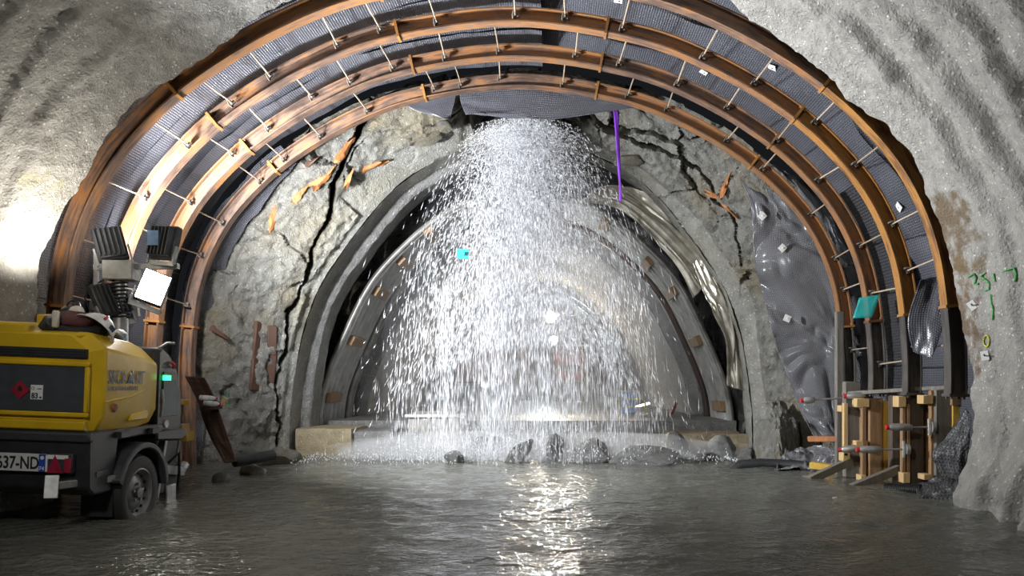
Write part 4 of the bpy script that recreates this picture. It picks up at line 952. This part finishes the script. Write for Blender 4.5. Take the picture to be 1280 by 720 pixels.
mb = MB(); mb.box((-.163, -.088, .64), (.05, .01, .11)); mb.build('lens', 'lens_red', lmp, bev=.004); mb = MB(); mb.box((-.235, -.088, .70), (.15, .008, .03)); mb.build('lens_top', 'label_white', lmp); mb = MB(); mb.box((-.313, -.09, .65), (.012, .012, .12)); mb.build('lens_edge', 'label_white', lmp)
# folded rear prop stand
mb = MB(); mb.bar((-.20, -.16, .50), (-.03, .34, .50), .055, .055); st = mb.build('prop_stand', 'galv', comp, bev=.006)
mb = MB(); mb.box((-.21, -.19, .495), (.09, .025, .17), rotm(R(25), R(-14))); mb.build('stand_foot', 'galv', st, bev=.004)
mb = MB(); mb.tube([(-.07, .15, .52), (-.06, .16, .58), (-.06, .21, .58), (-.06, .22, .52)], .01, 6); mb.build('stand_pin', 'galv', st); mb = MB(); mb.box((-.06, .17, .46), (.03, .06, .05)); mb.build('stand_grip', 'red_plastic', st, bev=.006)
mb = MB(); mb.box((-.06, .14, .56), (.06, .16, .04)); mb.build('stand_bracket', 'steel_dark', st)
# control end in front of the hood
mb = MB(); mb.prism([(1.060, .8), (1.060, 1.55), (1.143, 1.59), (1.299, 1.52), (1.45, 1.38), (1.54, 1.2), (1.57, 1.0), (1.57, .85), (1.52, .76)], WL+.1, -.09, 'X'); ctl = mb.build('control_cabin', 'black_plastic', comp, bev=.03)
mb = MB(); mb.prism([(1.152, .95), (1.152, 1.36), (1.38, 1.34), (1.46, 1.18), (1.46, .95)], -.095, -.078, 'X'); mb.build('side_window', 'glass_dark', ctl, bev=.004)
mb = MB(); mb.box((-.07, 1.189, 1.305), (.02, .12, .045)); mb.build('green_display', 'led_green', ctl)
mb = MB(); mb.lathe([(0, .0), (.035, .0), (.035, .012), (.025, .012), (.025, .006), (0, .006)], (-.09, 1.244, .88), 'X', 16); mb.build('round_gauge', 'label_white', ctl)
mb = MB(); mb.tube([(-.075, 1.267, 1.45), (-.06, 1.290, 1.43), (-.075, 1.318, 1.4)], .016, 6); mb.build('release_handle', 'red_plastic', ctl)
mb = MB(); mb.tube([(-.1, 1.083, 1.57), (-.05, 1.129, 1.62), (.0, 1.161, 1.62)], .012, 6); mb.build('lever', 'galv', ctl)
mb = MB(); mb.tube([(-.07, 1.106, .95), (-.06, 1.115, 1.1), (-.07, 1.106, 1.2)], .012, 6); mb.build('valve', 'galv', ctl)
mb = MB(); mb.prism([(1.014, .74), (1.014, .84), (1.50, .83), (1.62, .80), (1.62, .75), (1.50, .71)], WL+.05, -.05, 'X'); mb.build('front_shelf', 'black_plastic', ctl, bev=.02)
# drawbar with jockey leg
mb = MB(); mb.prism([(1.9, .42), (1.014, .58), (1.520, .50), (1.750, .42), (1.750, .34), (1.428, .30)], -.42, -.34, 'X'); db = mb.build('drawbar', 'steel_dark', comp, bev=.01)
mb = MB(); mb.bar((-.36, 1.727, .40), (-.30, 2.072, .34), .09, .09); mb.tube([(-.30, 2.049, .36), (-.30, 2.141, .40)], .05, 8); mb.build('tow_coupling', 'galv', db, bev=.006)
mb = MB(); mb.bar((-.30, 1.497, .05), (-.28, 1.681, .98), .07, .05); mb.build('lifting_strut', 'galv', db, bev=.006)
mb = MB(); mb.tube([(-.26, 1.267, .30), (-.26, 1.299, .05)], .05, 10); mb.lathe([(0, -.05), (.13, -.05), (.13, .05), (0, .05)], (-.26, 1.299, .14), 'X', 16); mb.build('jockey_wheel', 'steel_dark', db, bev=.006)
mb = MB(); mb.box((-.12, 1.451, .2), (.03, .19, .19)); mb.build('chock_plate', 'galv', db, bev=.01)
mb = MB(); mb.tube([(-.32, 1.819, .45), (-.25, 1.888, .55), (-.25, 1.911, .35), (-.25, 1.865, .1)], .015, 6); mb.build('brake_cable', 'rubber', db); mb = MB(); mb.tube([(-.27, 1.888, .5), (-.25, 1.902, .75)], .014, 6); hl = mb.build('hand_lever', 'galv', db); mb = MB(); mb.box((-.25, 1.902, .77), (.05, .05, .05)); mb.build('lever_knob', 'red_plastic', hl)

# things lying on the hood
def W(x, y, z): return comp.matrix_world @ Vector((x, y, z))
bpy.context.view_layer.update()
def on_hood(name, label, cat, loc, rz=2):
    e = empty(name, W(*loc), label, cat); e.rotation_euler = (0, 0, R(rz)); e.scale = (TS, TS, TS); return e
e = on_hood('work_jacket', 'dark maroon work jacket with pale stripe bundled on the compressor hood', 'jacket', (-.36, .22, 1.64))
me = rock_mesh(77, 3); me.name = 'cloth'; o = link('cloth', me, 'maroon_cloth', e); o.scale = (.34, .30, .2); o.location = (0, 0, .08)
o = link('sleeve', rock_mesh(78, 3), 'black_plastic', e); o.scale = (.24, .2, .16); o.location = (-.08, -.08, .06)
mb = MB(); mb.box((-.02, -.16, .09), (.05, .03, .13), rotm(.2, .1, .1)); mb.build('pale_stripe', 'pale_plastic', e, bev=.01)
e = on_hood('safety_helmet', 'white safety helmet with a red stripe lying on the jacket on the hood', 'helmet', (-.20, .26, 1.67), 40); e.rotation_euler = (R(-25), R(40), R(30))
def dome(r, a0, sx=1, sz=1):
    mb = MB(); mb.lathe([(r*math.sin(t), r*math.cos(t)*sz) for t in np.linspace(.02, a0, 10)]+[((r-.008)*math.sin(t), (r-.008)*math.cos(t)*sz) for t in np.linspace(a0, .02, 10)], (0, 0, 0), 'Z', 24); return mb
dome(.135, 1.55).build('shell', 'white_paint', e); mb = MB(); mb.lathe([(.13, -.005), (.165, -.02), (.165, -.012), (.13, .008)], (0, -.012, 0), 'Z', 24); mb.build('brim', 'white_paint', e)
mb = MB(); mb.tube([(0, .137*math.sin(t), .137*math.cos(t)) for t in np.linspace(-1.2, 1.2, 9)], .012, 5); mb.build('stripe', 'red_plastic', e); mb = MB(); mb.box((.08, -.10, .04), (.05, .02, .035), rotm(.6)); mb.build('badge', 'logo_blue', e)
e = on_hood('ear_defenders', 'pale and black ear defenders set on top of the jacket on the hood', 'ear defenders', (-.40, .30, 1.82), 0)
mb = MB(); mb.lathe([(0, -.03), (.05, -.03), (.058, 0), (.05, .03), (0, .03)], (.03, 0, -.02), 'X', 14); mb.build('cup', 'pale_plastic', e); mb = MB(); mb.lathe([(0, -.03), (.05, -.03), (.058, 0), (.05, .03), (0, .03)], (-.06, .03, -.02), 'X', 14); mb.build('cup', 'black_plastic', e)
mb = MB(); mb.tube([(-.06+.1*(1-math.cos(t))*.5, .02, .03+.05*math.sin(t)) for t in np.linspace(0, PI, 8)], .009, 5); mb.build('headband', 'black_plastic', e)
e = on_hood('yellow_case', 'small bright yellow case standing on the raised lid behind the jacket', 'case', (-.62, .42, 1.68)); mb = MB(); mb.box((0, 0, .05), (.2, .12, .11)); mb.build('body', 'yellow', e, bev=.01); mb = MB(); mb.box((.06, -.065, .06), (.04, .02, .03)); mb.build('clasp', 'black_plastic', e)
e = on_hood('air_hose', 'black hose with a pale tape joint running over the hood edge', 'hose', (0, 0, 0)); e.matrix_world = comp.matrix_world @ Matrix.Translation((0, 0, -.065))
mb = MB(); mb.tube([(-.5, .18, 1.70), (-.36, .10, 1.715), (-.24, .12, 1.71), (-.17, .22, 1.73), (-.19, .36, 1.75), (-.22, .54, 1.72), (-.24, .68, 1.69)], .035, 10); mb.build('hose_body', 'rubber', e); mb = MB(); mb.tube([(-.195, .40, 1.748), (-.21, .50, 1.728)], .038, 10); mb.build('tape_joint', 'pale_plastic', e)
e = on_hood('blue_rag', 'crumpled grey blue rag on the sloping front of the hood', 'rag', (-.33, .80, 1.58)); o = link('cloth', rock_mesh(79, 3), 'blue_box', e); o.scale = (.22, .3, .13); o.location = (0, 0, .05); o = link('fold', rock_mesh(80, 3), 'label_white', e); o.scale = (.1, .2, .06); o.location = (.03, 0, .1)

# ================================================================== LIGHT TOWER
TW = P(150, 470, 8.25); twr = empty('light_tower', (TW.x, TW.y, 0), 'telescopic light tower with black floodlights, one lit, standing behind the yellow compressor', 'light tower')
def tl(px, py, d=8.25): v = P(px, py, d); return Vector((v.x-TW.x, v.y-TW.y, v.z))
mb = MB(); mb.box((0, .25, .45), (.8, .5, .9)); base = mb.build('base_cabinet', 'charcoal', twr, bev=.03)
mb = MB(); mb.tube([(0, 0, .85), tl(150, 398)], .085, 12); mb.build('mast_section', 'galv', twr); mb = MB(); mb.tube([tl(150, 400), tl(150, 345)], .06, 12); mb.build('mast_section', 'galv', twr)
mb = MB()
pts = [tl(150, 400)+Vector((.062*math.cos(t)*1.2, .062*math.sin(t)*1.2, t*.0066)) for t in np.linspace(0, 2*PI*14, 230)]
mb.tube(pts, .011, 5); mb.build('coiled_cable', 'rubber', twr)
c = tl(152, 339); mb = MB(); mb.box(c, (.31, .25, .21), rotm(.15)); jb = mb.build('junction_box', 'box_grey', twr, bev=.01)
mb = MB(); mb.bar(c+Vector((-.3, 0, .04)), c+Vector((.62, .02, .06)), .06, .06); mb.bar(c+Vector((-.28, .0, -.2)), c+Vector((-.28, 0, .2)), .04); mb.build('cross_arm', 'galv', twr)
def head(px, py, w_, h_, d_, rz, rx, ry, lit, y=8.25, lb=None):
    c = tl(px, py, y); m4 = T4(c, rz, rx, ry)
    mb = MB(); mb.box((0, 0, 0), (w_, d_*.45, h_)); mb.box((0, d_*.3, 0), (w_*.86, d_*.35, h_*.9)); hd = mb.build('floodlight', 'head_grey', twr, bev=.012, mw=m4)
    for k in range(6):
        mb = MB(); mb.box((-w_*.4+w_*.16*k, d_*.52, 0), (.012, d_*.35, h_*.82)); mb.build('cooling_fin', 'head_grey', hd)
    mb = MB(); mb.box((0, -d_*.235, 0), (w_*.9, .012, h_*.9)); mb.build('lens', 'led' if lit else 'glass_dark', hd)
    mb = MB(); mb.bar((-w_*.56, .02, -h_*.1), (-w_*.56, .02, -h_*.62), .02, .05); mb.bar((w_*.56, .02, -h_*.1), (w_*.56, .02, -h_*.62), .02, .05); mb.bar((-w_*.57, .02, -h_*.62), (w_*.57, .02, -h_*.62), .02, .05, up=(0, 0, 1)); mb.build('yoke', 'galv', hd)
    if lb: hd['label'] = lb
    return hd
head(191, 360, .28, .36, .16, R(34), R(-8), R(20), True, 7.95, 'lit floodlight with glaring white lens')
head(138, 306, .30, .38, .2, R(205), R(12), R(14), False); head(208, 304, .30, .38, .18, R(165), R(8), R(-6), False); head(137, 378, .32, .42, .22, R(-125), R(20), R(12), False)
mb = MB(); mb.box(tl(199, 300)+Vector((0, -.12, 0)), (.12, .03, .16)); mb.build('blue_glint', 'blue_box', twr)  # blue plate standing for a pale bluish reflection on the head
mb = MB(); mb.tube([tl(130, 350), tl(112, 358), tl(106, 372), tl(112, 388), tl(128, 390), tl(140, 378)], .008, 5); mb.tube([tl(116, 388), tl(111, 405), tl(110, 420)], .007, 5); mb.build('loose_cable', 'rubber', twr)
mb = MB(); mb.tube([tl(174, 336), tl(178, 352), tl(172, 372), tl(174, 395)], .012, 6); mb.build('supply_cable', 'label_white', twr)

# rusty bent plate, bottles, timber stack, pipe beside the drawbar
sheet('bent_plate', [[P(231, 470, 9.9), P(256, 472, 9.7)], [P(246, 500, 9.75), P(270, 500, 9.6)], [P(256, 530, 9.6), P(280, 530, 9.5)], [P(268, 556, 9.5), P(289, 556, 9.42)], [P(281, 579, 9.4), P(296, 577, 9.38)]], 'rust_dark', 'tall bent rusty steel plate leaning with its foot in the water', 'plate', fold=.03, seed=65, nu=20, nv=40, thick=.012)
mb = MB(); mb.box(P(270, 509, 9.55), (.22, .2, .05), rotm(.1, 0, -.05)); tag(mb.build('steel_ledge', 'rust_dark'), 'short rusty ledge bracket sticking out beside the bent plate', 'ledge')
def bottle(px, py, d, lb, rz):
    e = empty('water_bottle', P(px, py, d), lb, 'bottle'); e.rotation_euler = (0, R(4), rz)
    mb = MB(); mb.lathe([(0, -.10), (.03, -.10), (.033, -.09), (.033, .04), (.026, .07), (.013, .09), (.013, .10), (0, .10)], (0, 0, 0), 'X', 14); mb.build('body', 'bottle', e)
    mb = MB(); mb.lathe([(0, .10), (.016, .10), (.016, .122), (0, .122)], (0, 0, 0), 'X', 12); mb.build('cap', 'red_plastic', e); mb = MB(); mb.lathe([(.0345, -.05), (.0345, .01)], (0, 0, 0), 'X', 14); mb.build('paper_label', 'label_white', e)
bottle(260, 497.5, 9.5, 'upper clear plastic bottle with red cap on the rusty bent plate', .1); bottle(265, 504.5, 9.45, 'lower clear plastic bottle with red cap on the rusty ledge', 0)
mb = MB(); mb.box(P(280, 501, 9.5), (.05, .04, .09), rotm(0, 0, .5)); tag(mb.build('wood_offcut', 'wood_pale'), 'tiny pale wood offcut at the end of the rusty ledge', 'timber')
for k, (px, py, w_, h_, mat, lb) in enumerate(((216, 512, .30, .16, 'wood_brown', 'brown timber block beside the black control cabin, topmost of the stack'), (206, 531, .26, .13, 'wood_pale', 'pale timber block in the middle of the stack behind the cabin'), (233, 536, .10, .11, 'wood_pale', 'small pale timber block sticking out of the stack by the strut'),
      (236, 546, .14, .12, 'wood_yellow', 'yellow timber block low in the stack by the strut'), (222, 503, .32, .07, 'wood_yellow', 'thin yellow board lying on the timber stack'), (220, 566, .16, .3, 'wood_brown', 'upright brown timber at the foot of the stack'))):
    c = P(px-9, py, 9.15); mb = MB(); mb.box((0, .1, 0), (w_*.85, .2, h_)); o = mb.build('timber_block', mat, bev=.008); o.location = c; tag(o, lb, 'timber', 'timber stack behind the compressor')
e = empty('yellow_bucket', (P(203, 0, 8.95).x, 8.95, P(0, 569, 8.95).z), 'small yellow bucket with red rim under the compressor shelf', 'bucket')
mb = MB(); mb.lathe([(0, 0), (.09, 0), (.115, .24), (.105, .24), (.085, .02), (0, .02)], (0, 0, 0), 'Z', 20); mb.build('body', 'wood_yellow', e); mb = MB(); mb.lathe([(.112, .235), (.125, .24), (.112, .262), (.105, .25)], (0, 0, 0), 'Z', 20); mb.build('rim', 'red_plastic', e); mb = MB(); mb.tube([(-.115, 0, .23), (-.08, -.08, .12), (0, -.12, .08), (.08, -.08, .12), (.115, 0, .23)], .006, 5); mb.build('handle', 'galv', e)
mb = MB(); mb.tube([P(293, 577, 9.8), P(315, 573, 10.0), P(341, 569, 10.3)], .075, 14); tag(mb.build('plastic_pipe', 'black_plastic'), 'short black plastic pipe lying at the foot of the cracked rock', 'pipe')

# ================================================================== TIMBER FORMWORK
fw = empty('timber_formwork', (4.2, 9.6, 0), 'timber stop formwork at the arch feet with brown posts and yellow panels', 'formwork')
def fl(px, py, d): v = P(px, py, d); return Vector((v.x-4.2, v.y-9.6, v.z))
def fbox(name, px0, px1, py0, py1, d, th, mat, bev=.008):
    a, b_ = fl(px0, py0, d), fl(px1, py1, d); mb = MB(); mb.box(((a.x+b_.x)/2, a.y+th/2, (a.z+b_.z)/2), (b_.x-a.x, th, a.z-b_.z)); return mb.build(name, mat, fw, bev=bev)
fbox('stake', 1046, 1055, 389, 606, 10.35, .09, 'wood_grey')
fbox('post', 1057, 1076, 477, 612, 10.0, .12, 'wood_grey'); fbox('post', 1087, 1104, 498, 618, 9.85, .08, 'wood_brown'); fbox('post', 1115, 1128, 494, 608, 9.6, .12, 'wood_dark'); fbox('post', 1139, 1155, 492, 606, 9.35, .12, 'wood_dark'); fbox('post', 1170, 1191, 487, 606, 9.0, .12, 'wood_grey')
fbox('panel_board', 1076, 1088, 509, 600, 9.95, .05, 'wood_brown'); fbox('panel_board', 1190, 1206, 486, 507, 8.95, .05, 'wood_brown')
for k in range(13):
    x0 = 1058+11.6*k; d0 = 10.25-1.15*k/12; fbox('plank', x0, x0+10.9, 497+random.uniform(-2, 3)+(3 if k < 5 else 0), 612-.8*k, d0, .035+.02*(k % 2), ('wood_brown', 'wood_dark', 'wood_brown', 'wood_dark', 'wood_yellow', 'wood_yellow', 'wood_brown', 'wood_yellow', 'wood_brown', 'wood_yellow', 'wood_yellow', 'wood_brown', 'wood_yellow')[k], .004)
for a in ((1052, 1059, 507, 515, 9.9), (1071, 1087, 498, 509, 9.75), (1070, 1085, 551, 561, 9.75), (1123, 1133, 495, 509, 9.3), (1154, 1167, 494, 505, 9.0), (1129, 1138, 591, 604, 9.3), (1155, 1166, 593, 600, 9.0), (1054, 1063, 566, 577, 9.85), (1076, 1083, 594, 604, 9.7)): fbox('end_block', *a, .16, 'wood_pale', .006)
for a in ((1055, 1060, 504, 570, 9.85), (1128, 1132, 505, 596, 9.33), (1134, 1138, 505, 596, 9.33), (1164, 1168, 488, 598, 9.05), (1169, 1173, 488, 598, 9.05), (1078, 1083, 508, 596, 9.74)): fbox('soldier_strip', *a, .07, 'wood_pale' if a[0] < 1060 else 'wood_brown', .004)
for a in ((1105, 1120, 516, 606, 9.92), (1155, 1168, 514, 548, 9.5), (1155, 1168, 551, 592, 9.5), (1191, 1207, 507, 545, 8.98)): fbox('yellow_panel', *a, .03, 'wood_yellow', .004)
mb = MB(); mb.bar(fl(1055, 492, 10.1), fl(1204, 483, 8.9), .12, .05); mb.build('top_plank', 'wood_grey', fw, bev=.006)
mb = MB(); mb.bar(fl(1011, 548.5, 10.7), fl(1050, 548.5, 10.4), .1, .08); mb.build('rail', 'wood_rot', fw, bev=.006)
for a, b_ in (((1012, 600, 9.8), (1064, 576, 9.9)), ((1062, 611, 9.35), (1124, 586, 9.5))):
    mb = MB(); mb.bar(fl(*a), fl(*b_), .09, .1); mb.build('raking_prop', 'wood_grey', fw, bev=.006)
for a, b_ in (((1004, 597, 9.95), (1066, 611, 9.5)), ((1056, 613, 9.3), (1112, 619, 9.1))):
    mb = MB(); mb.bar(fl(*a), fl(*b_), .08, .07); mb.build('sole_plate', 'wood_grey', fw, bev=.006)
def tie(a, b_, d, nut, Lb=30):
    c0, c1 = fl(*a, d), fl(*b_, d-.05); u = (c1-c0).normalized(); L = (c1-c0).length; lb_ = Lb*d/F
    mb = MB(); mb.tube([c0, c0+u*lb_*.15, c0+u*lb_*.85, c0+u*lb_], [.03, .045, .045, .03], 10); t_ = mb.build('form_tie', 'galv', fw)
    mb = MB(); mb.tube([c0-u*.035, c0], .032, 10); mb.build('red_tip', 'red_plastic', t_); mb = MB(); mb.tube([c0+u*lb_, c1], .012, 8); mb.build('threaded_rod', 'galv', t_)
    if nut:
        mb = MB(); mb.tube([c1-u*.02, c1+u*.02], .07, 14); mb.tube([c1-u*.04+Vector((0, 0, -.1)), c1-u*.04+Vector((0, 0, .1))], .02, 8); mb.build('wing_nut', 'galv', t_)
tie((1052, 562, ), (1068, 560.5), 9.55, False, 18); tie((1074, 562), (1134, 561.5), 9.2, True, 26); tie((1111, 534), (1166, 534), 9.0, True, 28); tie((1004, 500.5), (1082, 496), 10.2, False, 14); tie((1058, 495), (1082, 494), 9.9, False, 22)
# membranes, pipe and debris at its foot
sheet('membrane_flap', [[P(1207, 510, 8.35), P(1215, 520, 8.2)], [P(1185, 545, 8.45), P(1212, 550, 8.2)], [P(1166, 568, 8.5), P(1208, 575, 8.2)], [P(1180, 600, 8.4), P(1206, 600, 8.2)]], 'membrane_stud', 'coarse studded black membrane corner bent out past the formwork posts', fold=.06, seed=66, nu=24, nv=30)
sheet('membrane_heap', [[P(1150, 606, 8.7), P(1175, 596, 8.5), P(1206, 580, 8.3)], [P(1148, 614, 8.5), P(1172, 606, 8.3), P(1204, 600, 8.1)], [P(1146, 624, 8.3), P(1168, 626, 8.15), P(1195, 622, 8.0)]], 'membrane_stud', 'heap of studded black membrane lying in the water at the shotcrete foot', fold=.10, seed=67, nu=30, nv=24)
mb = MB(); pts = [P(1106, 611, 8.9)*(1-t)+P(1152, 613, 8.6)*t for t in np.linspace(0, 1, 61)]
mb.tube(pts, [.072 if k % 3 else .058 for k in range(61)], 14); tag(mb.build('corrugated_pipe', 'black_plastic'), 'black corrugated drain pipe lying in the water before the formwork', 'pipe')
mb = MB(); mb.tube([P(916, 588, 11.2), P(925, 582, 11.2), P(950, 580, 11.2), P(985, 581, 11.1), P(1012, 583, 10.9)], [.07, .085, .085, .08, .07], 12); tag(mb.build('drain_hose', 'black_plastic'), 'thick black hose lying along the water edge below the rock stump', 'hose')
sheet('plastic_sheet', [[P(985, 560, 11.3), P(1005, 556, 11.2), P(1040, 556, 10.9)], [P(975, 572, 11.1), P(1008, 570, 11.0), P(1045, 566, 10.7)], [P(968, 587, 10.9), P(1006, 590, 10.7), P(1045, 592, 10.5)]], 'membrane_shiny', 'crumpled wet black plastic lying between the hose and the formwork props', fold=.16, ridged=.06, seed=68, nu=40, nv=30)
for (px, py, d_, sz, rz, mat, lb) in ((948, 592, 11.0, (.33, .2, .09), .15, 'wood_pale', 'pale timber offcut floating beside the thick black hose'), (1028, 583, 10.6, (.34, .12, .09), -.5, 'wood_yellow', 'yellowish timber offcut lying on the crumpled black plastic')):
    mb = MB(); mb.box((0, 0, 0), sz, rotm(rz, .05, .08)); o = mb.build('timber_offcut', mat, bev=.006); o.location = P(px, py, d_); tag(o, lb, 'timber')
for (px, py, d_, s_, lb) in ((1034, 600, 9.8, .07, 'crumpled white scrap between the raking props'), (1044, 623, 8.2, .045, 'small white plastic cup floating in front of the formwork'), (922, 597, 10.2, .06, 'white plastic scrap floating in front of the timber offcut')):
    o = link('litter_scrap', rock_mesh(90+px % 7, 2), 'label_white'); o.location = P(px, py, d_); o.scale = (s_*1.6, s_, s_); o['kind'] = 'thing'; tag(o, lb, 'litter')
mb = MB(); a, b_ = P(1255, 618, 7.2), P(1285, 602, 6.9); mb.bar(a, b_, .05, .05); tag(mb.build('steel_bar', 'steel_dark'), 'dark bar leaning on rubble at the shotcrete foot', 'bar')
mb = MB(); a, b_ = P(1268, 620, 7.05), P(1296, 622, 6.8); mb.bar(a, b_, .12, .06); tag(mb.build('rusty_bar', 'rust_dark'), 'flat rusty bar in the rubble under the dark leaning bar', 'bar')

# paint marks and measuring plates on the near shotcrete
def stroke(pts, w_, surf='wall_near'):
    out = []
    for px, py in pts:
        c, n_ = hit(surf, px, py); out.append(c+n_*.012)
    mb = MB(); mb.tube(out, w_, 5); return mb
def densify(pts, k=3):
    o = []
    for (a, b_), (c_, d_) in zip(pts[:-1], pts[1:]): o += [(a+(c_-a)*t/k, b_+(d_-b_)*t/k) for t in range(k)]
    return o+[pts[-1]]
mk = empty('survey_mark', hit('wall_near', 1233, 365)[0], 'green sprayed numbers and arrow on the shotcrete above the measuring plates', 'mark'); bpy.context.view_layer.update()
def mark(parent, strokes, w_, mat):
    for s_ in strokes:
        o = stroke(densify(s_), w_).build('paint_stroke', mat, parent); o.matrix_parent_inverse = parent.matrix_world.inverted()
mark(mk, [[(1211, 346), (1218, 342), (1221, 348), (1219, 356), (1224, 355)], [(1226, 345), (1233, 341)], [(1227, 346), (1232, 349), (1238, 354), (1238, 361), (1232, 364)], [(1240, 368), (1241, 378), (1243, 388), (1242, 400)], [(1255, 339), (1267, 335), (1271, 344), (1268, 352)], [(1243, 342), (1245, 352)]], .0085, 'green_paint')
mk2 = empty('survey_mark', hit('wall_near', 1234, 426)[0], 'small yellow painted ring on the shotcrete between the two plates', 'mark'); bpy.context.view_layer.update()
mark(mk2, [[(1234+3.6*math.cos(t), 426+7*math.sin(t)) for t in np.linspace(0, 2*PI, 9)]], .007, 'yellow_paint')
mkl = empty('survey_mark', hit('wall_rock', 285, 500)[0], 'faint green paint mark on the rock beside the bottles', 'mark'); bpy.context.view_layer.update()
o = stroke([(285, 490), (285, 497), (284, 505), (288, 510)], .009, 'wall_rock').build('paint_stroke', 'green_paint', mkl); o.matrix_parent_inverse = mkl.matrix_world.inverted()
for px, py, rz, lb in ((1219, 381, .6, 'pale square measuring plate with a pin, under the green paint'), (1233, 444, .15, 'pale square measuring plate with a pin, under the yellow ring')):
    c, n_ = hit('wall_near', px, py); e = empty('measuring_plate', c+n_*.03, lb, 'plate'); q_ = Vector((-.55, -.8, .1)).to_track_quat('Z', 'Y').to_matrix().to_4x4()
    mb = MB(); mb.box((0, 0, 0), (.07, .095, .006), None); mb.build('plate', 'label_white', e, mw=q_ @ Matrix.Rotation(rz, 4, 'Z')); mb = MB(); mb.tube([(0, 0, -.06), (0, 0, .07)], .008, 6); mb.build('pin', 'ink', e, mw=q_)
